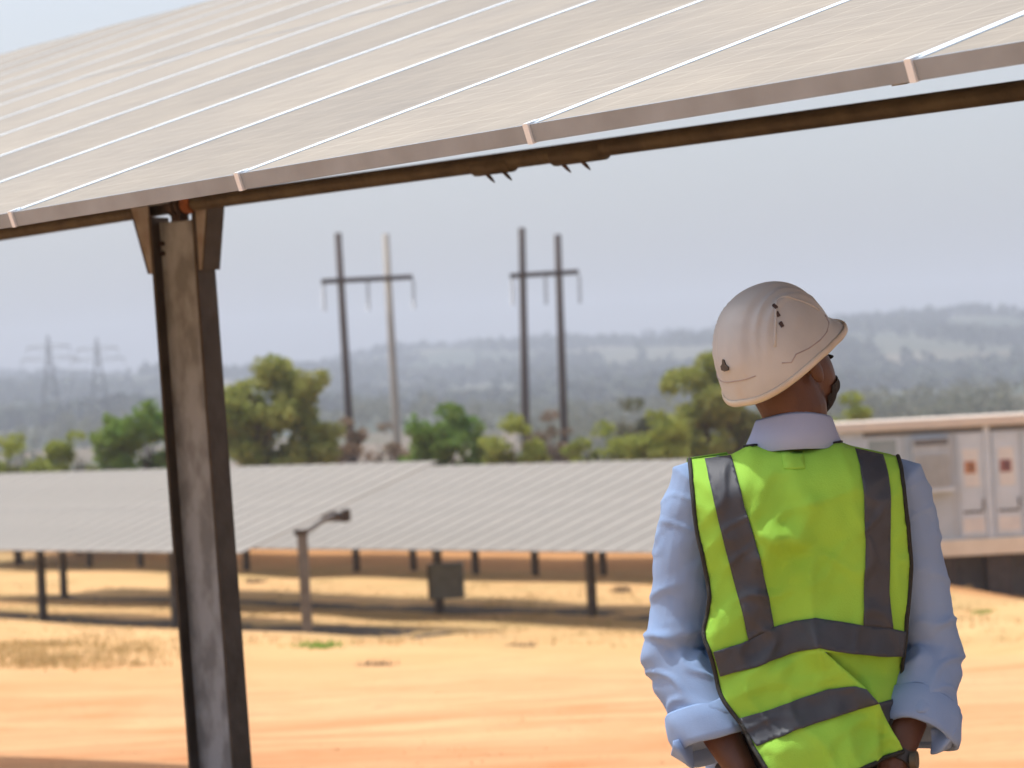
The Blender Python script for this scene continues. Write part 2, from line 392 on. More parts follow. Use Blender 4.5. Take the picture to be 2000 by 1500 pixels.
# --- near table
P0 = wp(20, 415, 7.30)
corner_near = P0 - R*4.0
NC = 20
mm_near = module_meshes(1.0, 3.2, .035, .013, .018, M['alu'], M['glass_near'], 'near')
tn = solar_table('solar_table', corner_near, NC, 1.0, 3.2, 2, mm_near,
    'large dusty solar panel table overhead, its lower edge crossing the top of the photo', None)
# white end clamps at every seam of the lower edge, mid clamps at the joint
inv = Matrix.Translation(-corner_near)
cm = MB(); cm.bx(-.0075, .0075, -.003, .028, -.0365, .0035); cmm = cm.mesh('clamp'); cmm.materials.append(M['alu_white'])
for c in range(1, NC):
    o = bpy.data.objects.new('clamp', cmm); COL.objects.link(o); o.parent = tn
    o.matrix_basis = inv @ basis(corner_near + R*c)
# white strip covering each seam (joint profile between neighbouring modules)
sm_ = MB(); sm_.bx(-.0165, .0165, .014, 6.38, -.03, .0008); smm = sm_.mesh('joint strip'); smm.materials.append(M['alu_white'])
for c in range(1, NC):
    o = bpy.data.objects.new('joint_strip', smm); COL.objects.link(o); o.parent = tn
    o.matrix_basis = inv @ basis(corner_near + R*c)
# purlins
for a in (.9, 4.6):
    mb = MB(corner_near); c0 = corner_near+R*.1+S*a-Nn*.078; c1 = corner_near+R*(NC-.1)+S*a-Nn*.078
    mb.box((c0+c1)/2, (c1-c0)/2, S*.022, Nn*.04); mb.build('purlin', M['galv'], tn)
# torque pipe and posts
ta = wp(2500, 108, 7.0); tb = wp(0, 457, 11.85)
tdir = (tb-ta).normalized()
tc_ = wp(350, 401, 10.8)
mb = MB(corner_near); mb.tube([ta, (ta+tc_)/2, tc_, tb, tb+tdir*12], .0265, 16); mb.build('torque_pipe', M['tube'], tn, smooth=True)
# small clips on the pipe
def on_pipe(u):
    # point of the pipe whose picture column is u
    lo, hi = 0.0, (tb-ta).length
    for _ in range(40):
        mid = (lo+hi)/2; p = ta+tdir*mid; d = p-Vector((0, 0, CAMZ)); uu = 1000+FPX*d.dot(_r)/d.dot(_f)
        if uu > u: lo = mid
        else: hi = mid
    return ta+tdir*lo
for u in (952, 985, 1100, 1138):
    p = on_pipe(u); mb = MB(corner_near)
    mb.tube([p+Vector((-.006, 0, -.022)), p+Vector((.010, 0, -.040)), p+Vector((.020, -.003, -.052))], [.007, .006, .002], 6)
    mb.build('clip', M['dark_steel'], tn)
p = on_pipe(1085); q = on_pipe(1180)
mb = MB(corner_near); mb.tube([p, q], .0300, 14); mb.build('pipe_sleeve', M['tube'], tn, smooth=True)
p = on_pipe(930); q = on_pipe(1000)
mb = MB(corner_near); mb.tube([p, q], .0285, 14); mb.build('pipe_sleeve', M['tube'], tn, smooth=True)

def near_post(pt, full=True):
    """I-beam post whose pipe passes over pt"""
    ang = math.radians(-33)
    dv = Vector((math.cos(ang), math.sin(ang), 0)); bv = Vector((-math.sin(ang), math.cos(ang), 0))  # bv points away
    lean = Vector((-.022, 0, 1)).normalized()
    top = pt - Vector((0, 0, .055)); g0 = hz(pt.x, pt.y)-.25
    H = (top.z-g0)
    base = top-lean*H/lean.z
    d, b, tf, tw = .205, .10, .012, .009
    c = (top+base)/2; hv = (top-base)/2
    mb = MB(corner_near); mb.box(c, dv*(d/2-tf), bv*tw/2, hv); post = mb.build('post', M['galv'], tn)
    for s in (-1, 1):
        f = MB(corner_near); f.box(c+dv*s*(d/2-tf/2), dv*tf/2, bv*b/2, hv+Vector((0, 0, .02))); f.build('flange', M['steel_flange'], tn, bevel=.001)
    # flared bracket plates either side of the pipe
    zt = pt.z+.035; zb = pt.z-.235
    for s, fl in ((-1, .085), (1, .06)):
        bot = top - lean*(top.z-zb)+dv*s*(d/2+.003); tp = Vector((top.x, top.y, zt))+dv*s*(d/2+.003)
        outer = tp+dv*s*fl; in_bot = bot+dv*s*.012
        th = bv*.004
        off = -bv*(b/2-.004)
        vs = [bot+off, tp+off, outer+off, in_bot+off]; vs2 = [v+th*2 for v in vs]
        k = MB(corner_near); k.add(vs+vs2, [(0, 1, 2, 3), (7, 6, 5, 4), (0, 4, 5, 1), (1, 5, 6, 2), (2, 6, 7, 3), (3, 7, 4, 0)])
        k.build('bracket_plate', M['bracket'], tn)
        e = MB(corner_near); w2 = bv*(b*.92)
        vs = [outer+off, in_bot+off, in_bot+off+w2, outer+off+w2]; vs2 = [v+dv*s*.008 for v in vs]
        e.add(vs+vs2, [(0, 1, 2, 3), (7, 6, 5, 4), (0, 4, 5, 1), (1, 5, 6, 2), (2, 6, 7, 3), (3, 7, 4, 0)])
        e.build('bracket_flange', M['steel_flange'], tn)
        for zz in (.075, .11):
            bp = top-lean*zz - dv*(-s)*(d/2-.022) - bv*.012
            bo = MB(corner_near); bo.tube([bp+bv*.01, bp-bv*.008], .009, 6); bo.build('bolt', M['dark_steel'], tn)
    # bearing clamp round the pipe
    cl = MB(corner_near)
    for i, (o_, rr, hw) in enumerate(((-.028, .040, .010), (0, .046, .012), (.03, .040, .010))):
        cl.tube([pt-tdir*(o_-hw), pt-tdir*(o_+hw)], rr, 12)
    cl.box(pt+Vector((0, 0, -.045)), tdir*.03, Vector((-tdir.y, tdir.x, 0))*.02, Vector((0, 0, .012)))
    cl.build('bearing', M['dark_steel'], tn, bevel=.003)
    ru = MB(corner_near); ru.tube([pt-tdir*.055, pt-tdir*.105], .0345, 14); ru.build('rusty_collar', M['rust'], tn)['label'] = 'rust stained collar'
    # rafter up to the modules
    ra = MB(corner_near)
    a0 = pt+Vector((0, 0, .03)); hgt = (corner_near+S*2.3-pt).dot(Nn)-.122
    for s in (-1, 1):
        ra.tube([a0, pt+Nn*hgt+S*s*1.35], .018, 8)
    ra.box(pt+Nn*(hgt), S*1.6, R*.02, Nn*.004)
    ra.build('rafter', M['galv'], tn)
near_post(tc_)
for kk in (1,):
    near_post(tc_+tdir*5.2*kk)
near_post(tc_-tdir*5.2)

# --- far tables
WD, LN = .60, 2.3
mm_far = module_meshes(WD, LN, .022, .022, .05, M['alu_far'], M['glass_far'], 'far')
def far_post(mb_parent, p, ztop, w_=.15):
    """post of a far table at ground point p"""
    t = mb_parent; org = t.location
    mb = MB(org); g0 = hz(p.x, p.y)-.2
    lean = random.uniform(-.012, .012)
    b0 = Vector((p.x, p.y, g0)); t0 = Vector((p.x+lean, p.y, ztop))
    c = (b0+t0)/2; hv = (t0-b0)/2
    dv = SH; bv = R
    mb.box(c, dv*(w_/2-.01), bv*.005, hv)
    for s in (-1, 1): mb.box(c+dv*s*(w_/2-.005), dv*.005, bv*w_*.42, hv)
    return mb.build('post', M['post_far'], t)
def far_frame(t, corner, ncol, post_k, first_extra=None):
    """centre pipe, posts, rafters and purlins under a far table"""
    cor = Vector(corner); a = LN
    drop = .16
    pa = cor+S*a-Nn*drop - (R*1.0 if first_extra else R*-.35); pb = cor+S*a-Nn*drop+R*(ncol*WD)
    mb = MB(cor); mb.tube([pa, pb], .06, 10); mb.build('torque_pipe', M['post_far'], t, smooth=True)
    for a2 in (.8, 3.8):
        mb = MB(cor); c0 = cor+S*a2-Nn*.07+R*.35; c1 = c0+R*ncol*WD; mb.box((c0+c1)/2, (c1-c0)/2, S*.025, Nn*.03); mb.build('purlin', M['post_far'], t)
    for k in post_k:
        q = cor+S*a-Nn*drop+R*k
        far_post(t, q, q.z-.02)
        mb = MB(cor)
        for s in (-1, 1): mb.tube([q-Vector((0, 0, .35)), q+S*s*1.1+Nn*.06], .025, 6)
        mb.build('rafter', M['post_far'], t)
GT = 'far solar tables in the sandy yard'
# front left table
c1 = wp(470, 1080, 53.7)
t1 = solar_table('solar_table', c1, 34, WD, LN, 2, mm_far, 'front left far solar table, ending beside the bare post with the bent arm', GT)
def kpost(corner, u_list):
    """distances along the row at which a post stands in picture columns u (its own lean ignored)"""
    res = []
    for u in u_list:
        best = None
        for k in np.arange(-8, 40, .02):
            q = Vector(corner)+S*LN-Nn*.16+R*float(k); q.z = hz(q.x, q.y)
            d = q-Vector((0, 0, CAMZ)); uu = 1000+FPX*d.dot(_r)/d.dot(_f)
            e = abs(uu-u)
            if best is None or e < best[0]: best = (e, float(k))
        res.append(best[1])
    return res
k1 = kpost(c1, [85, 345, -180])
far_frame(t1, c1, 34, k1)
# second table, behind and to the right
c2 = wp(1335, 1079, 53.4)
mm_mid = module_meshes(.63, 2.45, .022, .022, .05, M['alu_far'], M['glass_far'], 'mid')
t2 = solar_table('solar_table', c2, 46, .63, 2.45, 2, mm_mid, 'longer far solar table behind, partly hidden by the man in the vest', GT)
k2 = kpost(c2, [1158, 858, 598, 340, 126])
far_frame(t2, c2, 46, k2)
# third row: lower table seen only through the gap
c3 = wp(1420, 1052, 66.0)
t3 = solar_table('solar_table', c3, 62, WD, LN, 2, mm_far, 'rearmost solar table showing only its short posts under the others', GT)
k3 = kpost(c3, [1178, 1046, 930, 808, 697, 590, 482, 380, 275, 175])
far_frame(t3, c3, 62, k3)

# bare post with bent arm (row-end actuator)
bp0 = wp(601, 1247, 52.0); gz = hz(bp0.x, bp0.y); bt = wp(590, 1040, 52.0)
ba = empty('actuator_post', (bp0.x, bp0.y, gz)); tag(ba, 'bare steel post with bent arm and dark motor beside the front far table', 'post')
mb = MB(ba.location); mb.box((Vector((bp0.x, bp0.y, gz-.2))+bt)/2, Vector((.085, 0, 0)), Vector((0, .07, 0)), (bt-Vector((bp0.x, bp0.y, gz-.2)))/2)
mb.build('post', M['post_far'], ba, bevel=.008)
mb = MB(ba.location); mb.bx(bt.x-.13, bt.x+.10, bt.y-.1, bt.y+.1, bt.z-.04, bt.z+.05); mb.build('cap_plate', M['dark_steel'], ba)
a1 = wp(606, 1034, 52.2); a2 = wp(628, 1018, 52.4); a3 = wp(650, 1010, 52.6); a4 = wp(668, 1009, 52.8)
mb = MB(ba.location); mb.tube([bt, a1, a2, a3], [.05, .045, .05, .06], 8); mb.build('arm', M['post_far'], ba, smooth=True)
mb = MB(ba.location); mb.tube([wp(638, 1014, 52.5), wp(652, 1010, 52.7), a4], [.05, .085, .08], 10); mb.build('gearbox', M['dark_steel'], ba, smooth=True)
a5 = wp(683, 1007, 52.9)
mb = MB(ba.location); mb.box((a4+a5)/2+Vector((0, 0, .01)), Vector((.07, .02, .01)), Vector((-.02, .08, 0)), Vector((0, 0, .11))); mb.build('motor', M['dark_steel'], ba, bevel=.02)

# cabinet on the second table's post
cbp = Vector(c2)+S*LN-Nn*.16+R*k2[1]; gy = cbp.y-.17
q0 = wp(835, 1103, gy); q1 = wp(908, 1166, gy)
cb = empty('junction_cabinet', ((q0.x+q1.x)/2, gy, q1.z)); tag(cb, 'grey electrical cabinet strapped to a post under the longer far table', 'cabinet')
mb = MB(cb.location); mb.bx(q0.x+.04, q1.x, gy-.24, gy, q1.z, q0.z); mb.build('body', M['box_grey'], cb, bevel=.01)
mb = MB(cb.location); mb.bx(q0.x+.09, q1.x-.03, gy-.262, gy-.242, q1.z+.03, q0.z-.03); dd = mb.build('door', M['box_grey'], cb, bevel=.006)
mb = MB(cb.location); mb.bx(q1.x-.075, q1.x-.055, gy-.285, gy-.262, (q0.z+q1.z)/2-.05, (q0.z+q1.z)/2+.05); mb.build('handle', M['dark_steel'], dd)
mb = MB(cb.location); mb.bx(q0.x-.01, q0.x+.035, gy-.22, gy-.02, q1.z-.01, q0.z+.01); mb.build('dark_side', M['dark_steel'], cb)  # dark slab forming the left side of the cabinet
mb = MB(cb.location); mb.bx(q0.x+.02, q1.x+.02, gy-.27, gy+.02, q0.z+.002, q0.z+.02); mb.build('rain_hood', M['box_grey'], cb)

# ------------------------------------------------------------------ power poles
def hframe(label, tops, bots, arm, strings, mats, Y):
    cz = wp(*bots[0], Y); base = Vector((cz.x, Y, hz(cz.x, Y)))
    t = empty('power_pole', base); tag(t, label, 'power pole', 'twin-pole power line frames beyond the tables')
    for (tu, tv), (bu, bv_), mt in zip(tops, bots, mats):
        a = wp(tu, tv, Y); b = wp(bu, bv_, Y); d = (b-a)/(a.z-b.z); g0 = hz(b.x, Y); e = a+d*(a.z-g0+.5)
        mb = MB(base); mb.tube([e, (a+e)/2, a], [.23, .19, .155], 12); mb.build('pole', M[mt], t, smooth=True)
    (au, av), (bu, bv_) = arm
    a = wp(au, av, Y-.3); b = wp(bu, bv_, Y-.3)
    mb = MB(base); mb.box((a+b)/2, (b-a)/2, Vector((0, .10, 0)), Vector((0, 0, .11))); mb.build('cross_arm', M['wood_dark'], t)
    for (su, s0, s1) in strings:
        mb = MB(base); p0 = wp(su, s0, Y-.3); p1 = wp(su+2, s1, Y-.3)
        n = 9; mb.tube([p0, p1], .02, 5)
        for i in range(n):
            c = p0.lerp(p1, (i+.7)/n); mb.tube([c-Vector((0, 0, .03)), c+Vector((0, 0, .03))], [.12, .05], 8)
        mb.build('insulator_string', M['insul'], t)
hframe('left pair of utility poles, one dark and one pale, joined by a crossbar', [(660, 455), (753, 457)], [(686, 888), (777, 888)], [(628, 550), (806, 541)],
       [(632, 553, 608), (718, 549, 606), (807, 545, 603)], ['wood_dark', 'wood_pale'], 140)
hframe('right pair of dark utility poles joined by a crossbar, nearest the man', [(1019, 445), (1089, 458)], [(1028, 908), (1104, 908)], [(996, 539), (1130, 531)],
       [(1000, 543, 596), (1065, 540, 594), (1131, 536, 592)], ['wood_dark', 'wood_dark'], 140)

# lattice pylons far left
def pylon(label, u, vt, vb, Y):
    a = wp(u-4, vt, Y); b = wp(u+8, vb, Y); g0 = hz(b.x, Y); base = Vector((b.x, Y, g0)); top = Vector((a.x, Y, a.z)); H = top.z-g0
    t = empty('lattice_pylon', base); tag(t, label, 'pylon', 'distant lattice pylons')
    mb = MB(base); 
    def wdt(z): return 1.45*max(.4, 2.3*(1-z/(H*.75))+.55)
    K = 1.5; zs = np.linspace(0, H*.92, 9)
    cor = []
    for z in zs:
        ww = wdt(z)*.8; cor.append([base+Vector((sx*ww, sy*ww, z)) for sx, sy in ((-1, -1), (1, -1), (1, 1), (-1, 1))])
    for i in range(len(zs)-1):
        for k in range(4):
            mb.tube([cor[i][k], cor[i+1][k]], .06, 4, False)
            mb.tube([cor[i][k], cor[i+1][(k+1) % 4]], .05, 3, False); mb.tube([cor[i][(k+1) % 4], cor[i+1][k]], .05, 3, False)
    mb.build('lattice_mast', M['pylon'], t)
    for fz, ln in ((.80, 6.2), (.90, 4.8)):
        m2 = MB(base); zc = H*fz
        for s in (-1, 1):
            tip = base+Vector((s*ln, 0, zc)); 
            m2.tube([base+Vector((0, 0, zc-.6)), tip], .08, 4); m2.tube([base+Vector((0, 0, zc+.6)), tip], .08, 4); m2.tube([tip, tip-Vector((0, 0, 1.6))], .07, 5)
        m2.build('cross_arm', M['pylon'], t)
    m3 = MB(base); m3.tube([base+Vector((-.4, 0, H*.92)), base+Vector((0, 0, H))], .12, 4); m3.tube([base+Vector((.4, 0, H*.92)), base+Vector((0, 0, H))], .12, 4); m3.build('peak', M['pylon'], t)
pylon('left hazy lattice pylon against the hills at the left edge', 95, 655, 850, 690)
pylon('right hazy lattice pylon, just left of the big steel post', 190, 660, 845, 720)

# ------------------------------------------------------------------ equipment cabin at right
YC = 70.0
def cx(u, v=930): return wp(u, v, YC).x
def cz_(v, u=1900): return wp(u, v, YC).z
x0, x1 = cx(1636), cx(2330); zb, zt = cz_(1052), cz_(832)
gr = hz((x0+x1)/2, YC)
cab = empty('equipment_cabin', ((x0+x1)/2, YC+1.3, gr)); tag(cab, 'long pale grey equipment cabin on blocks behind the man at the right edge', 'cabin')
o_ = cab.location
mb = MB(o_); mb.bx(x0, x1, YC, YC+2.6, zb+.0, zt); mb.build('body', M['cab'], cab)
mb = MB(o_); mb.bx(x0-.12, x1+.12, YC-.18, YC+2.75, zt+.003, zt+.22); mb.build('roof', M['cab_roof'], cab, bevel=.02)
mb = MB(o_); mb.bx(x0-.05, x1+.05, YC-.12, YC+2.7, zb-.38, zb-.003); mb.build('base_beam', M['cab_beam'], cab, bevel=.02)
for u in (1650, 1765, 1835, 1945, 2060, 2180, 2300):
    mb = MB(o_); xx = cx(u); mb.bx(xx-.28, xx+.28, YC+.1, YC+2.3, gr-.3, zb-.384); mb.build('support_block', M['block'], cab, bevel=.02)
mb = MB(o_); mb.bx(x0+.3, x1-.3, YC+.75, YC+1.2, gr-.2, zb-.388); mb.build('under_shade_fill', M['cab_dark'], cab)  # dark filler added to stand for the shade beneath the cabin
for u in (1930, 2105, 2280):      # structural posts
    mb = MB(o_); xx = cx(u); mb.bx(xx-.075, xx+.075, YC-.05, YC-.003, zb+.005, zt-.004); mb.build('corner_post', M['cab_door'], cab, bevel=.01)
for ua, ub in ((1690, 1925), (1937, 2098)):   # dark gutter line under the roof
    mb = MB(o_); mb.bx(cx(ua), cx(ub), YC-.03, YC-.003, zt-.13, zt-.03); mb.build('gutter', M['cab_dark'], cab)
# air-conditioning hood
hx0, hx1 = cx(1782), cx(1856); hz0, hz1 = cz_(948), cz_(850)
mb = MB(o_); mb.bx(hx0, hx1, YC-.26, YC-.002, hz0, hz1); hood = mb.build('ventilation_unit', M['louvre'], cab, bevel=.01)
mb = MB(o_); mb.bx(hx0+.05, hx1-.05, YC-.275, YC-.262, hz1-.17, hz1-.03); mb.build('intake_slot', M['cab_dark'], hood)
for i in range(6):
    zz = hz0+.08+i*.125; mb = MB(o_); mb.box(((hx0+hx1)/2, YC-.285, zz), ((hx1-hx0)/2-.06, 0, 0), (0, .02, .0), (0, -.01, .03)); mb.build('slat', M['louvre'], hood)
mb = MB(o_); mb.bx(hx0-.04, hx1+.04, YC-.3, YC-.002, hz0-.10, hz0-.003); mb.build('drip_shelf', M['cab_door'], hood)
# window at left
wx0, wx1 = cx(1694), cx(1758); wz0, wz1 = cz_(905), cz_(846)
mb = MB(o_); mb.bx(wx0, wx1, YC-.02, YC-.002, wz0, wz1); wn = mb.build('window', M['cab_door'], cab)
mb = MB(o_); mb.bx(wx0+.05, wx1-.05, YC-.034, YC-.022, wz0+.05, wz1-.05); mb.build('pane', M['glass'], wn)
# doors with warning signs
for i, (ua, ub, sg) in enumerate(((1872, 1922, 'sign_orange'), (1941, 1992, 'sign_red'), (2000, 2050, 'sign_orange'), (2056, 2098, 'sign_red'), (2115, 2180, 'sign_orange'), (2188, 2262, 'sign_red'))):
    dx0, dx1 = cx(ua), cx(ub); dz0, dz1 = zb+.06, zt-.16
    mb = MB(o_); mb.bx(dx0, dx1, YC-.045, YC-.002, dz0, dz1); d = mb.build('door', M['cab_door'], cab, bevel=.008)
    mid = (dx0+dx1)/2; sx = (dx1-dx0)*.22; sz = cz_(914)
    mb = MB(o_); mb.bx(mid-sx*1.35, mid+sx*1.35, YC-.056, YC-.047, sz-.42, sz+.44); mb.build('sign_plate', M['sign_white'], d)
    mb = MB(o_); mb.bx(mid-sx*.8-.05, mid+sx*.8, YC-.066, YC-.058, sz-.12, sz+.16); mb.build('warning_sign', M[sg], d)
    mb = MB(o_); mb.tube([Vector((mid+.03, YC-.070, sz-.07)), Vector((mid-.02, YC-.070, sz+.03)), Vector((mid+.03, YC-.070, sz+.02)), Vector((mid-.01, YC-.070, sz+.12))], .022, 4); mb.build('sign_mark', M['sign_black'], d)
    for zz in (dz0+.55, ):
        mb = MB(o_); mb.bx(dx0+.06, dx1-.06, YC-.056, YC-.047, zz-.03, zz+.03); mb.build('vent_grille', M['cab_dark'], d)
    mb = MB(o_); mb.bx(dx0+.05, dx1-.05, YC-.056, YC-.047, dz0+.1, dz0+.42); mb.build('kick_plate', M['sign_white'], d)
    for q in range(4):
        xx = dx0+(dx1-dx0)*(.14+.24*q); mb = MB(o_); mb.bx(xx-.018, xx+.018, YC-.058, YC-.046, dz0+.7, dz1-.08)
        if q in (0, 3): mb.build('rib', M['cab_door'], d)
    mb = MB(o_); mb.bx(dx1-.07, dx1-.04, YC-.09, YC-.047, sz-.95, sz-.70); mb.build('handle', M['dark_steel'], d)
# wall panel seams
for u in (1766, 1862):
    mb = MB(o_); xx = cx(u); mb.bx(xx-.015, xx+.015, YC-.008, YC-.001, zb+.02, zt-.14); mb.build('panel_joint', M['louvre'], cab)

# ------------------------------------------------------------------ vegetation
def leaf_cloud(centres, per, size, squash=.75, gap=.0):
    """leaf quads scattered through ellipsoid lobes -> vertex and face arrays"""
    V = []
    for (c, r_) in centres:
        n = max(8, int(per*(r_[0]*r_[2])))
        d = rng.normal(size=(n, 3)); d /= np.linalg.norm(d, axis=1)[:, None]
        rad = rng.uniform(.25, 1.08, n)**.55
        p = np.array(c)+d*rad[:, None]*np.array(r_)
        # clumping: drop those where a cheap noise is low
        kk = np.sin(p[:, 0]*3.1+p[:, 2]*1.3)+np.sin(p[:, 1]*2.7+p[:, 2]*2.9)+np.sin(p[:, 2]*3.7-p[:, 0]*1.9)
        p = p[kk > -1.1+gap]
        V.append(p)
    p = np.concatenate(V); n = len(p)
    a = rng.normal(size=(n, 3)); a /= np.linalg.norm(a, axis=1)[:, None]
    b = np.cross(a, rng.normal(size=(n, 3))); b /= np.linalg.norm(b, axis=1)[:, None]
    s = size*rng.uniform(.5, 1.3, n)[:, None]
    q = np.stack([p-a*s, p+b*s*.6, p+a*s, p-b*s*.6], 1).reshape(-1, 3)
    return q, np.arange(4*n).reshape(-1, 4)
def mesh_np(name, v, f):
    me = bpy.data.meshes.new(name); me.vertices.add(len(v)); me.vertices.foreach_set('co', np.ascontiguousarray(v, dtype=np.float32).ravel())
    k = f.shape[1]; me.loops.add(f.size); me.loops.foreach_set('vertex_index', f.astype(np.int32).ravel())
    me.polygons.add(len(f)); me.polygons.foreach_set('loop_start', np.arange(0, f.size, k, dtype=np.int32))
    me.update(calc_edges=True); me.validate(); return me
def tree(name, label, cat, u0, u1, vt, Y, leaf, dens=1.0, size=.10, lobes=16, group=None, vb=None, gap=0., seed=0, flat=1.0):
    rs = random.Random(seed*13+5)
    top = wp((u0+u1)/2, vt, Y); xl = wp(u0, 850, Y).x; xr = wp(u1, 850, Y).x
    cxm = (xl+xr)/2; g0 = hz(cxm, Y); H = top.z-g0; Wd = (xr-xl)/2
    t = empty(name, (cxm, Y, g0)); tag(t, label, cat, group)
    cen = []; crown0 = H*.14 if cat == 'tree' else H*.03
    for i in range(int(lobes*2.2)):
        a = rs.uniform(0, 2*math.pi); rr = math.sqrt(rs.random())*.86
        z = rs.uniform(max(crown0+.1*H, .22*H), H*.88)
        taper = math.sqrt(max(.12, 1-((z-crown0)/(H-crown0)*.98)**5))
        r_ = rs.uniform(.20, .36)*Wd
        cen.append(((math.cos(a)*rr*Wd*taper, math.sin(a)*rr*Wd*taper*.8, z), (r_, r_, min(r_*.75, H*.22))))
    cen.append(((rs.uniform(-.15, .15)*Wd, 0, H-.3*Wd*.6), (.32*Wd, .32*Wd, .3*Wd*.6)))
    v, f = leaf_cloud(cen, 1300*dens, size*1.1, gap=gap)
    v[:, 2] = np.maximum(v[:, 2], .02)
    o = mobj('crown', mesh_np('crown', v, f), M[leaf], t)
    mb = MB()
    tr = max(.06, H*.022)
    for j in range(3 if cat == 'tree' else 4):
        a = rs.uniform(0, 6.28); px, py = math.cos(a)*Wd*.35, math.sin(a)*Wd*.35
        mb.tube([(px*.05, py*.05, -.3), (px*.3, py*.3, H*.25), (px*.75, py*.75, H*.5), (px, py, H*.78)], [tr, tr*.8, tr*.5, tr*.15], 7)
        for q in range(4):
            b = rs.uniform(0, 6.28); zz = rs.uniform(.35, .7)
            mb.tube([(px*zz, py*zz, H*zz*.9), (px*zz+math.cos(b)*Wd*.4, py*zz+math.sin(b)*Wd*.4, H*(zz+.18))], [tr*.35, tr*.08], 5)
    mb.build('trunk', M['bark'], t)
    return t
TG = 'trees and bushes behind the far tables'
TREES = [
 ('tree', 'large olive green tree just right of the big steel post', 'tree', 405, 665, 694, 98, 'leaf_olive', .9, .11, 26, .0),
 ('tree', 'smaller dense green tree just left of the big steel post', 'tree', 180, 365, 782, 96, 'leaf_green', 1.0, .10, 20, 0),
 ('tree', 'bright green tree between the two pairs of utility poles', 'tree', 762, 985, 786, 97, 'leaf_green', 1.0, .10, 22, 0),
 ('bush', 'low green bush left against the first pole of the right pair', 'bush', 905, 1075, 808, 94, 'leaf_yellow', .9, .09, 20, 0),
 ('tree', 'large olive tree directly left of the white helmet', 'tree', 1265, 1530, 684, 99, 'leaf_olive', 1.1, .11, 28, .0),
 ('bush', 'bright yellow green bush left of the man above his shoulder', 'bush', 1180, 1370, 800, 93, 'leaf_yellow', 1.0, .09, 20, 0),
 ('bush', 'low yellow green bush just right of the last utility pole', 'bush', 1085, 1260, 822, 95, 'leaf_yellow', 1.0, .09, 20, 0),
 ('bush', 'yellow green bush peeking out right of the helmet over the cabin', 'bush', 1590, 1740, 765, 100, 'leaf_yellow', .9, .10, 14, 0),
 ('bush', 'thin grey brown bush between the pale pole and the bright green tree', 'bush', 690, 810, 822, 105, 'leaf_dry', .5, .09, 12, .2),
 ('bush', 'dry brown bush between the two poles of the right pair', 'bush', 1010, 1135, 800, 108, 'leaf_dry', .6, .09, 14, .2),
 ('bush', 'scrubby olive bush at the far left edge of the photo', 'bush', -60, 110, 845, 95, 'leaf_yellow', .9, .09, 14, .0),
 ('bush', 'low mixed bush between the left edge and the dense green tree', 'bush', 75, 215, 842, 97, 'leaf_yellow', .9, .09, 14, .0),
 ('bush', 'reddish dry bush at the foot of the dark left pole', 'bush', 625, 735, 815, 104, 'leaf_dry', .8, .09, 12, .0),
 ('bush', 'dull grey green bush left of the large tree beside the helmet', 'bush', 1160, 1320, 775, 112, 'leaf_grey', .6, .10, 16, .2),
]
for i, a in enumerate(TREES):
    tree(a[0], a[1], a[2], a[3], a[4], a[5], a[6], a[7], a[8], a[9], a[10], TG, gap=a[11], seed=i)

# scrub mass in the valley and woods on the hills: one object each
def scatter(name, label, n, yr, xr_, hr, leaf, per, lsize, cond=None, material=None):
    vs = []; fs = []; cnt = 0; k = 0
    while k < n:
        y = math.exp(rng.uniform(math.log(yr[0]), math.log(yr[1]))); s = rng.uniform(*xr_); x = s*y
        if cond and not cond(x, y): 
            if rng.random() < .97: continue
        h = rng.uniform(*hr); wdd = h*rng.uniform(.5, .95)
        z = hz(x, y); m_ = per
        d = rng.normal(size=(m_, 3)); d /= np.linalg.norm(d, axis=1)[:, None]
        p = d*(rng.uniform(.3, 1, m_)[:, None]**.5)*np.array([wdd*.6, wdd*.6, h*.5])+np.array([x, y, z+h*.48])
        a = rng.normal(size=(m_, 3)); a /= np.linalg.norm(a, axis=1)[:, None]
        b = np.cross(a, rng.normal(size=(m_, 3))); b /= np.linalg.norm(b, axis=1)[:, None]
        s_ = lsize*h*rng.uniform(.6, 1.2, m_)[:, None]
        q = np.stack([p-a*s_, p+b*s_*.7, p+a*s_, p-b*s_*.7], 1).reshape(-1, 3)
        vs.append(q); fs.append(np.arange(4*m_).reshape(-1, 4)+cnt); cnt += 4*m_; k += 1
    o = mobj(name, mesh_np(name, np.concatenate(vs), np.concatenate(fs)), material or M[leaf])
    tag(o, label, kind='stuff'); return o
def patch(x, y): return (math.sin(x*.02+y*.011)+math.sin(y*.017-x*.013)+math.sin(x*.05)*.5) > .1
scatter('valley_scrub', 'dry brown scrub filling the shallow valley', 750, (135, 420), (-.2, .2), (2.2, 5.0), 'leaf_dry', 70, .10)
scatter('valley_scrub', 'grey green scrub on the slope beyond the cabin', 900, (200, 900), (-.2, .22), (3, 7), 'leaf_grey', 60, .11, patch)
scatter('hillside_wood', 'far wooded slopes under the hazy ridge', 7000, (1100, 2750), (-.22, .22), (5, 10), 'leaf_far', 22, .24, patch)

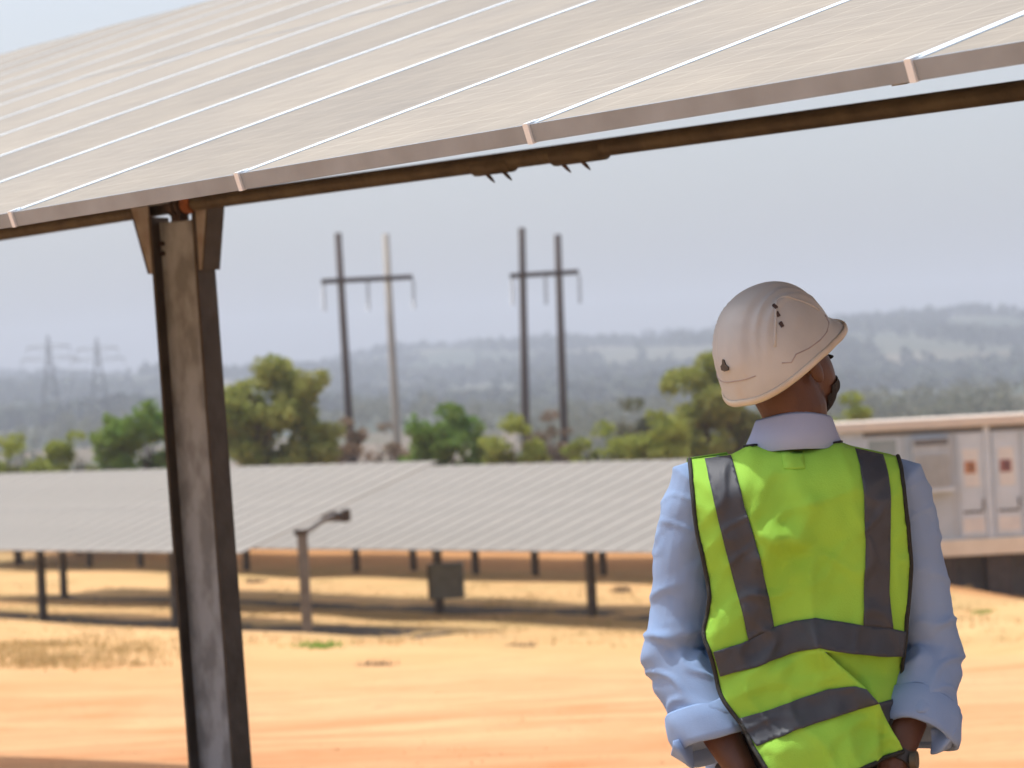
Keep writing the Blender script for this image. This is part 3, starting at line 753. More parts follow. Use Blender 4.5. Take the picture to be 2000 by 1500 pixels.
# grass and weeds in the yard
def tufts(name, label, pts, n, h, spread, material, cat=None, single=False):
    vs = []; fs = []
    for (x, y, sc) in pts:
        z = hz(x, y)
        for _ in range(n):
            dx, dy = rng.normal(0, spread*sc, 2); hh = h*sc*rng.uniform(.5, 1.2); a = rng.uniform(0, 6.28); ww = hh*.13
            lean = rng.normal(0, .35, 2)*hh
            b = np.array([x+dx, y+dy, z-.02]); wv = np.array([math.cos(a)*ww, math.sin(a)*ww, 0])
            tip = b+np.array([lean[0], lean[1], hh]); midp = (b+tip)/2+wv*.2
            k = len(vs); vs += [b-wv, b+wv, midp+wv*.6, tip, midp-wv*.6]; fs.append((k, k+1, k+2, k+3, k+4))
    me = bpy.data.meshes.new(name); me.from_pydata([tuple(v) for v in vs], [], fs)
    o = mobj(name, me, M[material]); return o
def gp(u, v):
    """ground point seen at picture point u, v"""
    Y = 12.0
    while Y < 100:
        p = wp(u, v, Y)
        if p.z <= hz(p.x, Y): break
        Y += .1
    return p.x, Y
g1 = [(*gp(u, v), rng.uniform(.6, 1.3)) for u, v in zip(rng.uniform(588, 655, 14), rng.uniform(1256, 1268, 14))]
tag(tufts('green_weeds', None, g1, 24, .08, .10, 'grass_green'), 'bright green weeds round the foot of the bare actuator post', 'weeds')
g1 = [(*gp(u, v), rng.uniform(.6, 1.2)) for u, v in zip(rng.uniform(1905, 1935, 6), rng.uniform(1194, 1204, 6))]
tag(tufts('green_weeds', None, g1, 22, .09, .10, 'grass_green'), 'small green tuft on the sand in front of the cabin', 'weeds')
g1 = [(*gp(u, v), rng.uniform(.6, 1.3)) for u, v in zip(320-340*rng.random(150)**.7, 1258+50*rng.random(150)**1.4)]
tag(tufts('dry_grass', None, g1, 24, .09, .20, 'grass_dry'), 'patch of dry yellow grass on the left of the yard', kind='stuff')
us = rng.uniform(-20, 2000, 700); vv = rng.uniform(1135, 1262, 700)
g1 = [(*gp(u, v), rng.uniform(.4, 1.2)) for u, v in zip(us, vv)]
tag(tufts('dry_grass', None, g1, 16, .10, .22, 'grass_dry'), 'sparse dry grass between the rows of tables', kind='stuff')
for u, v, lb in ((497, 1139, 'dry weed clump behind the big steel post, under the tables'), (1215, 1157, 'dry weed clump right of the grey cabinet'), (728, 1300, 'small dry weed on bare sand right of the big steel post'), (1010, 1262, 'flat dry weed on the sand in mid yard')):
    x, y = gp(u, v)
    tag(tufts('dry_weed', None, [(x, y, 1)], 90, .16 if v < 1200 else .08, .13, 'leaf_dry'), lb, 'weeds')
us = rng.uniform(-20, 2000, 90); vv = rng.uniform(1270, 1480, 90)
g1 = [(*gp(u, v), rng.uniform(.3, .9)) for u, v in zip(us, vv)]
tag(tufts('dry_stubble', None, g1, 7, .05, .10, 'grass_dry'), 'thin dry stubble dotted over the open yard', kind='stuff')
# clods and pebbles
mb = MB()
for _ in range(900):
    u = rng.uniform(-50, 2050); v = 1100+400*rng.random()**.8
    x, y = gp(u, v); z = hz(x, y); s = rng.uniform(.006, .022)*(.5 if v > 1250 else 1.5)
    r3 = rng.uniform(.6, 1.4, 3)*s
    vs = [(x+r3[0], y, z), (x, y+r3[1], z), (x-r3[0], y, z), (x, y-r3[1], z), (x+r3[0]*.2, y, z+r3[2]*.8)]
    mb.add(vs, [(0, 1, 4), (1, 2, 4), (2, 3, 4), (3, 0, 4)])
M['clod'] = mat('soil clods', (.50, .27, .12), .95, 0, 5, (.36, .19, .09), .3, 30)
tag(mb.build('clods', M['clod']), 'small clods and pebbles scattered over the yard', kind='stuff')
M["ridge"] = mat("soil with dead weeds and painted shadow", (.05, .038, .027), .95, 0, 6, (.13, .085, .045), .4, 30)
# low soil berms along the table rows, darkened to paint in deeper table shadows
for (c_, n_, nm) in ((c1, 34, 'low ridge of rough soil with painted shadow tone under the front left far table'), (c2, 46, 'low ridge of rough soil with painted shadow tone under the longer far table')):
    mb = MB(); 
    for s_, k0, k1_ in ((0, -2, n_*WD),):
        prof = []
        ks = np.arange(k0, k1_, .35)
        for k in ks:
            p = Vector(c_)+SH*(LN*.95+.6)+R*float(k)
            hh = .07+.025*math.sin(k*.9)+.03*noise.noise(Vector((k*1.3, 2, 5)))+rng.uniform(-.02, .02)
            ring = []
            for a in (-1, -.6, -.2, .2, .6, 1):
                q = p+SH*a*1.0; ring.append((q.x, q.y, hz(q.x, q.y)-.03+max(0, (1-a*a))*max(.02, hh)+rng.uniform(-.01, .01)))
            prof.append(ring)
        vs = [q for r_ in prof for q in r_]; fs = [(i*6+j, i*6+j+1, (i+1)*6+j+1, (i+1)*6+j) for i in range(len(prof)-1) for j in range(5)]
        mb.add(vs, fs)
    tag(mb.build('shadow_toned_ridge', M['ridge'], smooth=True), nm, kind='structure')

# ------------------------------------------------------------------ the man
YP = 5.55
def pp(u, v, dy=0.0):
    p = wp(u, v, YP); return Vector((p.x, YP+dy, p.z))
man_c = pp(1560, 1100)
man = empty('person', (man_c.x, YP, 0))
tag(man, 'man seen from behind in lime vest, blue shirt and white helmet, hands behind back', 'person')
O = Vector(man.location)

def remesh(mb, name, material, voxel, smooth_it=3, disp=None):
    me = mb.mesh('tmp'); o = bpy.data.objects.new('tmp', me); COL.objects.link(o)
    r_ = o.modifiers.new('r', 'REMESH'); r_.mode = 'VOXEL'; r_.voxel_size = voxel
    s_ = o.modifiers.new('s', 'SMOOTH'); s_.iterations = smooth_it; s_.factor = .5
    dg = bpy.context.evaluated_depsgraph_get(); dg.update()
    me2 = bpy.data.meshes.new_from_object(o.evaluated_get(dg)); bpy.data.objects.remove(o)
    me2.name = name; me2.materials.clear()
    if disp:
        nv = len(me2.vertices); co = np.empty(nv*3, np.float32); me2.vertices.foreach_get('co', co); no = np.empty(nv*3, np.float32)
        me2.vertices.foreach_get('normal', no); co = co.reshape(-1, 3); no = no.reshape(-1, 3)
        d = np.array([disp(Vector(c)) for c in co]); co = co+no*d[:, None]
        me2.vertices.foreach_set('co', co.astype(np.float32).ravel()); me2.update()
    return mobj(name, me2, material, man, smooth=True)

def ell_rings(mb, rings, n=28):
    """rings: (centre, half width x, front depth, back depth)"""
    vs = []
    for c, wx, df, db in rings:
        for k in range(n):
            a = 2*math.pi*k/n; ca, sa = math.cos(a), math.sin(a)
            e = 2/2.4
            x = math.copysign(abs(ca)**e, ca)*wx; y = math.copysign(abs(sa)**e, sa)*(df if sa > 0 else db)
            vs.append(Vector(c)+Vector((x, y, 0)))
    fs = [(i*n+k, i*n+(k+1) % n, (i+1)*n+(k+1) % n, (i+1)*n+k) for i in range(len(rings)-1) for k in range(n)]
    fs.append(tuple(range(n-1, -1, -1))); fs.append(tuple((len(rings)-1)*n+k for k in range(n)))
    mb.add(vs, fs)

# skeleton points
SL, SR = pp(1368, 955), pp(1748, 950)
EL, ER = pp(1316, 1270, -.01), pp(1816, 1262, .0)
WL, WR = pp(1440, 1492, -.135), pp(1722, 1492, -.135)
HLc, HRc = pp(1560, 1560, -.17), pp(1600, 1590, -.20)
neck = pp(1552, 830); hipz = .93
# head frame
psi, pit = math.radians(47), math.radians(25)
Fh = Vector((math.sin(psi)*math.cos(pit), math.cos(psi)*math.cos(pit), math.sin(pit)))
Uh = Vector((-math.sin(psi)*math.sin(pit), -math.cos(psi)*math.sin(pit), math.cos(pit)))
rollh = math.radians(-4)
Rh = Fh.cross(Uh).normalized()
Uh2 = Uh*math.cos(rollh)+Rh*math.sin(rollh); Rh = Fh.cross(Uh2).normalized(); Uh = Uh2
HC = pp(1526, 706, .0)              # head centre at rim level
def hd(x, y, z): return HC+Rh*x+Fh*y+Uh*z

body = MB(O)
# torso core under the clothes
cx0 = O.x
def row(v, wx, df, db, u=1556): 
    p = pp(u, v); return (Vector((p.x, YP+.01, p.z)), wx, df, db)
ell_rings(body, [row(1700, .155, .10, .11), row(1500, .145, .095, .095), row(1300, .14, .09, .09), row(1100, .15, .10, .095), row(980, .15, .09, .09), row(925, .12, .07, .075), row(880, .07, .055, .06)])
body.tube([pp(1552, 900, .01), pp(1551, 850, .0), pp(1551, 800, -.005), HC-Uh*.03-Fh*.02], [.066, .062, .060, .062], 18)
# head: cranium, jaw, nose, ears
def blob(c, ax, ay, az, n=20, mth=14):
    vs = []; fs = []
    for i in range(1, mth):
        th = math.pi*i/mth
        for k in range(n):
            a = 2*math.pi*k/n; vs.append(c+ax*math.sin(th)*math.cos(a)+ay*math.sin(th)*math.sin(a)+az*math.cos(th))
    vs += [c+az, c-az]
    for i in range(mth-2):
        for k in range(n): fs.append((i*n+k, i*n+(k+1) % n, (i+1)*n+(k+1) % n, (i+1)*n+k))
    T = (mth-1)*n
    for k in range(n): fs.append((T, (k+1) % n, k)); fs.append((T+1, (mth-2)*n+k, (mth-2)*n+(k+1) % n))
    body.add(vs, fs)
blob(hd(0, -.005, .03), Rh*.076, Fh*.095, Uh*.095)
blob(hd(0, .035, -.045), Rh*.058, Fh*.060, Uh*.080)
blob(hd(0, .075, -.088), Rh*.026, Fh*.024, Uh*.022)          # chin
blob(hd(0, .098, -.022), Rh*.015, Fh*.020, Uh*.024, 10, 8)   # nose
blob(hd(0, .093, -.055), Rh*.024, Fh*.010, Uh*.007, 10, 8)   # lips
blob(hd(0, .091, -.066), Rh*.021, Fh*.010, Uh*.007, 10, 8)
for s in (-1, 1):
    blob(hd(s*.080, -.008, -.022), Rh*.008, Fh*.017, Uh*.030, 10, 10)   # ears
    blob(hd(s*.080, -.014, -.004), Rh*.011, Fh*.014, Uh*.015, 10, 8)
    blob(hd(s*.036, .078, -.012), Rh*.022, Fh*.012, Uh*.007, 10, 8)     # brow
# arms
def arm(Sj, E, W, Hc, side):
    body.tube([Sj, Sj.lerp(E, .5), E, E.lerp(W, .35), E.lerp(W, .8), W], [.05, .045, .040, .043, .032, (.026, .030)], 14)
    d = (Hc-W).normalized(); acr = Vector((0, -1, 0)); sidev = d.cross(acr).normalized()
    palm_end = W+d*.085
    body.tube([W-d*.01, W+d*.03, palm_end], [(.028, .022), (.040, .016), (.041, .014)], 12)
    return d, sidev, palm_end
dL, sL, pL = arm(SL, EL, WL, HLc, -1)
dR, sR, pR = arm(SR, ER, WR, HRc, 1)
def fingers(d, sv_, pe, curl, lens=(.070, .078, .072, .056)):
    for i, ln in enumerate(lens):
        off = (i-1.5)*.0195; p = pe+sv_*off-d*.008
        pts = [p]; dirv = d.copy(); 
        for j, seg in enumerate((.45, .32, .27)):
            dirv = (dirv+curl*(.35+.25*j)).normalized(); pts.append(pts[-1]+dirv*ln*seg)
        body.tube(pts, [.0092, .0088, .0082, .0062], 9)
def thumb(W, d, sv_, s, curl):
    p = W+d*.025+sv_*s*.026
    q = p+(d*.6+sv_*s*.8).normalized()*.036; r_ = q+(d*.9+sv_*s*.25+curl*.4).normalized()*.032
    body.tube([p, q, r_, r_+(d+curl*.5).normalized()*.022], [.013, .0115, .0105, .008], 9)
fingers(dL, sL, pL, Vector((0, -.6, -.3))); thumb(WL, dL, sL, 1, Vector((0, -.5, 0)))
fingers(dR, sR, pR, Vector((0, .8, -.2))); thumb(WR, dR, sR, -1, Vector((0, .3, -.2)))
# legs
hip = pp(1556, 1700); 
for s in (-1, 1):
    hx = O.x+s*.095
    body.tube([(hx, YP+.01, .93), (hx+s*.01, YP+.02, .70), (hx+s*.015, YP+.015, .50), (hx+s*.02, YP-.005, .34), (hx+s*.022, YP, .10)], [.088, .075, .055, .055, .038], 14)
    body.tube([(hx+s*.022, YP-.03, .06), (hx+s*.035, YP+.10, .045), (hx+s*.045, YP+.17, .035)], [.035, .036, .025], 10)
bo = remesh(body, 'body', M['skin'], .005, 3)

# beard, cropped hair, eyes
mb = MB(O)
def shell(mb, c, ax, ay, az, f, n=26, mth=18):
    vs = []; idx = {}; fs = []
    for i in range(mth+1):
        th = math.pi*i/mth
        for k in range(n):
            a = 2*math.pi*k/n; l = (math.sin(th)*math.cos(a), math.sin(th)*math.sin(a), math.cos(th))
            idx[(i, k)] = len(vs); vs.append(c+ax*l[0]+ay*l[1]+az*l[2])
            
    for i in range(mth):
        for k in range(n):
            th = math.pi*(i+.5)/mth; a = 2*math.pi*(k+.5)/n
            if f(math.sin(th)*math.cos(a), math.sin(th)*math.sin(a), math.cos(th)): fs.append((idx[(i, k)], idx[(i, (k+1) % n)], idx[(i+1, (k+1) % n)], idx[(i+1, k)]))
    mb.add(vs, fs)
shell(mb, hd(0, .036, -.047), Rh*.0605, Fh*.0615, Uh*.082, lambda x, y, z: z < -.28 and y > -.1 and not (abs(x) < .28 and y > .6 and z > -.38))
shell(mb, hd(0, .077, -.090), Rh*.030, Fh*.027, Uh*.024, lambda x, y, z: z < .3)
shell(mb, hd(0, .102, -.044), Rh*.026, Fh*.006, Uh*.006, lambda x, y, z: True)
mb.build('beard', M['hair'], man, smooth=True)
mb = MB(O)
shell(mb, hd(0, -.006, .028), Rh*.0795, Fh*.099, Uh*.098, lambda x, y, z: (y < .15 and z > -.62 and not (abs(x) > .75 and z < -.2)) or z > .4)
mb.build('hair', M['hair'], man, smooth=True)
for s in (-1, 1):
    mb = MB(O); shell(mb, hd(s*.031, .073, -.022), Rh*.013, Fh*.012, Uh*.011, lambda x, y, z: True, 14, 10); e = mb.build('eye', M['eye'], man, smooth=True)
    mb = MB(O); shell(mb, hd(s*.031, .0812, -.022), Rh*.006, Fh*.0045, Uh*.006, lambda x, y, z: True, 12, 8); mb.build('iris', M['iris'], e, smooth=True)

# shirt
sh = MB(O)
ell_rings(sh, [row(1660, .172, .125, .125), row(1500, .168, .12, .118), row(1350, .165, .125, .115), row(1200, .166, .13, .112), row(1080, .172, .13, .112), row(985, .175, .12, .105), row(935, .165, .10, .095), row(905, .125, .08, .085), row(880, .085, .068, .072)])
def sleeve(Sj, E, C, s):
    inn = Sj+Vector((-s*.05, 0, .012))
    dC = (C-E).normalized()
    sh.tube([inn, Sj+Vector((0, 0, .0)), Sj.lerp(E, .22)+Vector((s*.004, 0, 0)), Sj.lerp(E, .55)+Vector((s*.006, 0, 0)), Sj.lerp(E, .85), E+Vector((s*.008, 0, -.01)), E.lerp(C, .35), E.lerp(C, .7), C],
            [.050, .066, .064, .058, .056, .057, .060, .064, .066], 20)
CL, CR = pp(1388, 1425, -.085), pp(1780, 1412, -.08)
sleeve(SL, EL, CL, -1); sleeve(SR, ER, CR, 1)
def crease(p):
    d = 0
    v = Vector((p.x*9, p.y*7, p.z*13))
    n1 = noise.noise(v+Vector((3, 1, 2))); n2 = noise.noise(v*2.1+Vector((7, 3, 1))); n3 = noise.noise(Vector((p.x*22+p.z*16, p.y*12, p.z*14-p.x*14)))
    d += .006*n1+.002*n2
    w_ = p+O
    # sharp pulled creases: thin ridges where a stretched noise crosses zero
    s_ = 1 if p.x > 0 else -1
    q1 = noise.noise(Vector((p.x*7*s_+p.z*13, p.y*7, p.z*6-p.x*s_*4)))
    q2 = noise.noise(Vector((p.x*9*s_-p.z*17+5, p.y*9+3, p.z*7+p.x*s_*6)))
    kE = 0
    for E in (EL, ER): kE = max(kE, 1-(w_-E-Vector((0, 0, -.02))).length/.17)
    for Sj in (SL, SR): kE = max(kE, .8-(w_-Sj-Vector((0, 0, -.10))).length/.12)
    kE = max(0, kE)
    d += (.003+.006*kE)*max(0, 1-abs(q1)*4.5)-.002
    d += (.0025+.0045*kE)*max(0, 1-abs(q2)*5)-.0015
    return d
shirt = remesh(sh, 'shirt', M['shirt'], .0050, 4, crease)
# rolled cuffs with loose flaps
def cuff(C, E, s, fl):
    d = (C-E).normalized(); side = Vector((s, -.1, 0)); side = (side-d*side.dot(d)).normalized(); oth = d.cross(side).normalized()
    mb = MB(O); n = 40
    prof = [(-.050, .070), (-.046, .0745), (-.02, .0765), (.008, .0770), (.020, .0745), (.021, .070), (.008, .066), (-.03, .065)]
    vs = []
    for j, (o_, r_) in enumerate(prof):
        for k in range(n):
            a = 2*math.pi*k/n
            wob = 1+.035*math.sin(3*a+s)+.03*math.sin(7*a+o_*60)+.03*noise.noise(Vector((math.cos(a)*3, math.sin(a)*3, o_*50+s)))
            rr = r_*wob*(1.0 if o_ < 0 else .99)
            sq = Vector(C)+d*(o_+.010*math.sin(2*a+s*1.3))+side*math.cos(a)*rr*1.0+oth*math.sin(a)*rr*.86
            vs.append(sq)
    fs = [(j*n+k, j*n+(k+1) % n, ((j+1) % len(prof))*n+(k+1) % n, ((j+1) % len(prof))*n+k) for j in range(len(prof)) for k in range(n)]
    mb.add(vs, fs)
    c = mb.build('rolled_cuff', M['shirt'], man, smooth=True)
    # flap tab standing off the outer edge
    (u0, v0), (u1, v1), (u2, v2), (u3, v3) = fl
    y_ = C.y-YP-.02
    mb = MB(O); a, b, c2_, d2 = pp(u0, v0, y_), pp(u1, v1, y_-.012), pp(u2, v2, y_-.02), pp(u3, v3, y_)
    def bil(s_, t_): 
        p = a.lerp(b, s_).lerp(d2.lerp(c2_, s_), t_); p.y += -.010*math.sin(math.pi*t_)+.012*math.sin(s_*5+t_*3); return p
    N_ = 8; vs = [bil(i/N_, j/N_) for j in range(N_+1) for i in range(N_+1)]
    fs = [(j*(N_+1)+i, j*(N_+1)+i+1, (j+1)*(N_+1)+i+1, (j+1)*(N_+1)+i) for j in range(N_) for i in range(N_)]
    mb.add(vs, fs); f = mb.build('cuff_flap', M['shirt'], man, smooth=True)
    sm = f.modifiers.new('solid', 'SOLIDIFY'); sm.thickness = .006; sb = f.modifiers.new('sub', 'SUBSURF'); sb.levels = sb.render_levels = 1
cuff(CL, EL, -1, [(1345, 1425), (1306, 1430), (1302, 1462), (1352, 1490)])
cuff(CR, ER, 1, [(1806, 1412), (1850, 1406), (1842, 1450), (1800, 1462)])
# wristwatch
dW = (WR-ER).normalized(); mb = MB(O); wc_ = ER.lerp(WR, .9); mb.tube([wc_-dW*.011, wc_+dW*.011], (.0345), 18); wt = mb.build('watch', M['strap'], man)
mb = MB(O); mb.tube([wc_+Vector((.026, -.018, 0)), wc_+Vector((.037, -.022, 0))], .016, 14); mb.build('dial', M['tube'], wt)

# collar
mb = MB(O); n = 48
def collar_ring(v, rx, ry, up=0, u=1550, dy=0):
    c = pp(u, v); return [Vector((c.x+math.cos(2*math.pi*k/n)*rx, YP+dy+math.sin(2*math.pi*k/n)*ry, c.z+up*math.sin(2*math.pi*k/n)+.002*math.sin(6*math.pi*k/n))) for k in range(n)]
rings = [collar_ring(868, .074, .070, -.004), collar_ring(840, .068, .064, -.006), collar_ring(821, .0655, .062, -.010), collar_ring(817, .0675, .064, -.010), collar_ring(822, .0705, .067, -.010), collar_ring(845, .078, .074, -.004), collar_ring(874, .090, .084, .002), collar_ring(876, .088, .082, .002)]
vs = [q for r_ in rings for q in r_]; fs = [(j*n+k, j*n+(k+1) % n, (j+1)*n+(k+1) % n, (j+1)*n+k) for j in range(len(rings)-1) for k in range(n) if not (10 < k < 14)]
mb.add(vs, fs); cl = mb.build('collar', M['collar'], man, smooth=True)
# trousers, belt, boots
tr = MB(O)
ell_rings(tr, [(Vector((O.x, YP+.01, 1.02)), .165, .11, .115), (Vector((O.x, YP+.01, .92)), .180, .115, .135), (Vector((O.x, YP+.01, .84)), .182, .115, .13), (Vector((O.x, YP+.01, .78)), .12, .09, .09)])
for s in (-1, 1):
    hx = O.x+s*.095
    tr.tube([(hx, YP+.01, .90), (hx+s*.01, YP+.02, .70), (hx+s*.015, YP+.015, .50), (hx+s*.02, YP-.0, .34), (hx+s*.022, YP, .13), (hx+s*.022, YP+.0, .06)], [.098, .088, .075, .072, .066, .07], 18)
remesh(tr, 'trousers', M['trousers'], .009, 3, lambda p: .006*noise.noise(Vector((p.x*10, p.y*10, p.z*18)))+.003*math.sin(p.z*70+p.x*40))
mb = MB(O); 
ell_rings(mb, [(Vector((O.x, YP+.01, z)), .170, .116, .121) for z in (.995, 1.03)]); mb.build('belt', M['boot'], man, smooth=False)
for s in (-1, 1):
    hx = O.x+s*.12
    mb = MB(O); mb.tube([(hx, YP-.065, .055), (hx, YP-.02, .065), (hx+s*.01, YP+.08, .055), (hx+s*.018, YP+.17, .045), (hx+s*.02, YP+.20, .04)], [(.035, .045), (.042, .055), (.047, .045), (.046, .034), (.03, .022)], 16)
    mb.tube([(hx, YP-.01, .05), (hx, YP-.01, .15)], [.05, .048], 16); b_ = mb.build('boot', M['boot'], man, smooth=True)
    mb = MB(O); mb.box((hx+s*.01, YP+.065, .013), (.046, 0, 0), (0, .145, 0), (0, 0, .013)); mb.build('sole', M['sole'], b_, bevel=.01)

# ---------------- safety vest: patches laid over one draped surface
def vlin(px, py, pts):
    """piecewise linear value"""
    return float(np.interp(px, [a for a, _ in pts], [b for _, b in pts]))
def shoulder_v(u): return vlin(u, 0, [(1340, 897), (1425, 886), (1460, 868), (1550, 872), (1636, 862), (1668, 873), (1755, 890)])
def seg_d(u, v, a, b):
    ax, ay = a; bx_, by = b; t = max(0, min(1, ((u-ax)*(bx_-ax)+(v-ay)*(by-ay))/((bx_-ax)**2+(by-ay)**2)))
    dx, dy = u-ax-t*(bx_-ax), v-ay-t*(by-ay); cr = (bx_-ax)*(v-ay)-(by-ay)*(u-ax)
    return math.hypot(dx, dy), t, (1 if cr > 0 else -1)
RIDGES = [((1480, 1080), (1500, 1045), .012, 22), ((1500, 1045), (1545, 1050), .013, 20), ((1545, 1050), (1568, 985), .012, 20), ((1568, 1120), (1582, 1250), .012, 30),
          ((1582, 1245), (1690, 1345), .020, 34), ((1690, 1345), (1742, 1445), .020, 30), ((1475, 1090), (1470, 1180), .009, 22), ((1420, 1200), (1380, 1260), .008, 22), ((1445, 960), (1475, 1040), .006, 26),
          ((1600, 960), (1640, 1060), .006, 40), ((1640, 1100), (1620, 1200), .006, 30), ((1500, 1300), (1420, 1350), .009, 30), ((1560, 1420), (1480, 1470), .010, 34), ((1620, 1380), (1640, 1470), .009, 30), ((1700, 1260), (1740, 1320), .006, 20), ((1545, 900), (1545, 960), .004, 14)]
def vback(u, v, off=0.0):
    sv_ = max(0.0, v-shoulder_v(u)+3); q = min(1, sv_/95); drop = math.sqrt(1-(1-q)**2)
    W = .212 if v < 1230 else .212-.012*min(1, (v-1230)/200)
    p = pp(u, v); x = p.x-pp(1556, v).x
    side = max(0.0, 1-(abs(x)/W)**3.0)**(1/2.6)
    D = .135+.012*math.exp(-((v-1000)/90)**2)
    if v > 1200: D += .020*min(1, (v-1200)/180)+.03*max(0, (v-1380)/120)
    y = -D*(.15+.85*drop)*(.30+.70*side)+(.008)
    for a, b, h, wd in RIDGES:
        d, t, s = seg_d(u, v, a, b); wv = wd*(1.0 if s > 0 else 1.25)
        if d < wv*3: y -= 1.25*h*math.exp(-(d/wv)**2)
    y -= .009*noise.noise(Vector((u*.011+v*.004, v*.007, 3.1)))+.004*noise.noise(Vector((u*.026+v*.01, v*.014, 9.1)))+.0012*noise.noise(Vector((u*.08, v*.05, 5.1)))
    q_ = noise.noise(Vector((u*.011-v*.006, v*.008+u*.004, 7.7))); y -= .006*max(0, 1-abs(q_)*7)
    q_ = noise.noise(Vector((u*.009+v*.012, v*.006-u*.005, 2.7))); y -= .005*max(0, 1-abs(q_)*8)
    if v > 1340 and u < 1700: y -= .02*min(1, (v-1340)/100)
    return Vector((p.x, YP+y-off, p.z))
def patch_mesh(poly, off, step=9.0, fn=vback):
    # densify the outline
    pts = []
    for i in range(len(poly)):
        a = Vector(poly[i]); b = Vector(poly[(i+1) % len(poly)]); k = max(1, int((b-a).length/step))
        pts += [a.lerp(b, j/k) for j in range(k)]
    nb = len(pts); edges = [(i, (i+1) % nb) for i in range(nb)]
    us = [p.x for p in pts]; vs_ = [p.y for p in pts]
    def inside(x, y):
        c = False; j = nb-1
        for i in range(nb):
            if (vs_[i] > y) != (vs_[j] > y) and x < (us[j]-us[i])*(y-vs_[i])/(vs_[j]-vs_[i])+us[i]: c = not c
            j = i
        return c
    y = min(vs_)
    r_ = 0
    while y < max(vs_):
        x = min(us)+(r_ % 2)*step/2
        while x < max(us):
            if inside(x, y) and min((x-a)**2+(y-b)**2 for a, b in zip(us, vs_)) > (step*.5)**2: pts.append(Vector((x, y)))
            x += step
        y += step*.87; r_ += 1
    vo, eo, fo, _, _, _ = delaunay_2d_cdt([Vector((p[0], p[1])) for p in pts], edges, [], 1, 1e-4)
    return [fn(p.x, p.y, off) for p in vo], [tuple(f) for f in fo]
def smooth_poly(poly, closed=True, it=2):
    p = [Vector(q) for q in poly]
    for _ in range(it):
        q = []
        n_ = len(p)
        for i in range(n_ if closed else n_-1):
            a, b = p[i], p[(i+1) % n_]; q += [a.lerp(b, .25), a.lerp(b, .75)]
        if not closed: q = [p[0]]+q+[p[-1]]
        p = q
    return [(a.x, a.y) for a in p]
def cloth(name, poly, off, material, parent, th=.002, step=9.0, fn=vback):
    vs, fs = patch_mesh(poly, off, step, fn); mb = MB(O); mb.add(vs, fs)
    me = bpy.data.meshes.new(name); me.from_pydata(mb.v, [], mb.f)
    bm = bmesh.new(); bm.from_mesh(me); bmesh.ops.recalc_face_normals(bm, faces=bm.faces)
    if sum(f.normal.y for f in bm.faces) > 0: bmesh.ops.reverse_faces(bm, faces=bm.faces)
    bm.to_mesh(me); bm.free()
    o = mobj(name, me, material, parent, smooth=True)
    s = o.modifiers.new('solid', 'SOLIDIFY'); s.thickness = th; s.offset = -1
    return o
LEFT = smooth_poly([(1345, 897), (1346, 950), (1353, 1030), (1370, 1100), (1379, 1155), (1374, 1195), (1364, 1228), (1378, 1265), (1388, 1300), (1396, 1345), (1420, 1378), (1440, 1402), (1452, 1432), (1466, 1455), (1482, 1482), (1500, 1512)], False)
RIGHT = smooth_poly([(1748, 890), (1750, 950), (1760, 1030), (1768, 1100), (1764, 1150), (1757, 1200), (1756, 1240), (1750, 1275)], False)
TOP = [(1425, 886), (1460, 868), (1505, 871), (1550, 873), (1600, 869), (1636, 862), (1668, 873)]
HEM = [(1500, 1512), (1530, 1518), (1570, 1508), (1640, 1482), (1700, 1463), (1744, 1448)]
FLAP = [(1744, 1448), (1728, 1420), (1710, 1388), (1690, 1350), (1668, 1325), (1630, 1292), (1592, 1258)]
front = LEFT + HEM[1:] + FLAP[1:] + [(1640, 1262), (1700, 1270)] + RIGHT[::-1] + TOP[::-1]
vest = cloth('safety_vest', front, 0, M['vest'], man)
def vlow(u, v, off=0): 
    p = vback(u, v, off); k = min(1, max(0, (v-1250)/60)); p.y += .035*k; return p
deep = [(1585, 1240), (1640, 1250), (1700, 1258), (1752, 1262), (1752, 1300), (1748, 1340), (1736, 1375), (1720, 1402), (1700, 1392), (1640, 1330)]
cloth('vest_back_fold', deep, -.006, M['vest'], vest, fn=vlow)
cloth('reflective_tape', [(1655, 1345), (1700, 1357), (1745, 1352), (1736, 1376), (1720, 1403), (1696, 1392), (1660, 1365)], 0, M['tape'], vest, fn=vlow)
TAPES = [
 [(1373, 894), (1423, 887), (1430, 930), (1441, 980), (1458, 1040), (1475, 1100), (1490, 1160), (1500, 1214), (1451, 1240), (1437, 1180), (1420, 1115), (1400, 1040), (1386, 980), (1377, 930)],
 [(1664, 874), (1717, 886), (1723, 950), (1723, 1060), (1722, 1150), (1729, 1219), (1671, 1211), (1672, 1150), (1674, 1060), (1670, 960)],
 [(1383, 1262), (1451, 1240), (1500, 1214), (1540, 1202), (1576, 1195), (1620, 1202), (1671, 1211), (1729, 1219), (1757, 1226), (1750, 1273), (1700, 1270), (1640, 1262), (1582, 1250), (1540, 1261), (1470, 1286), (1397, 1309)],
 [(1430, 1386), (1490, 1369), (1550, 1347), (1600, 1331), (1650, 1324), (1670, 1328), (1692, 1355), (1650, 1370), (1590, 1388), (1530, 1406), (1462, 1434)]]
for t_ in TAPES: cloth('reflective_tape', t_, .0050, M['tape'], vest, .002, 6.0)
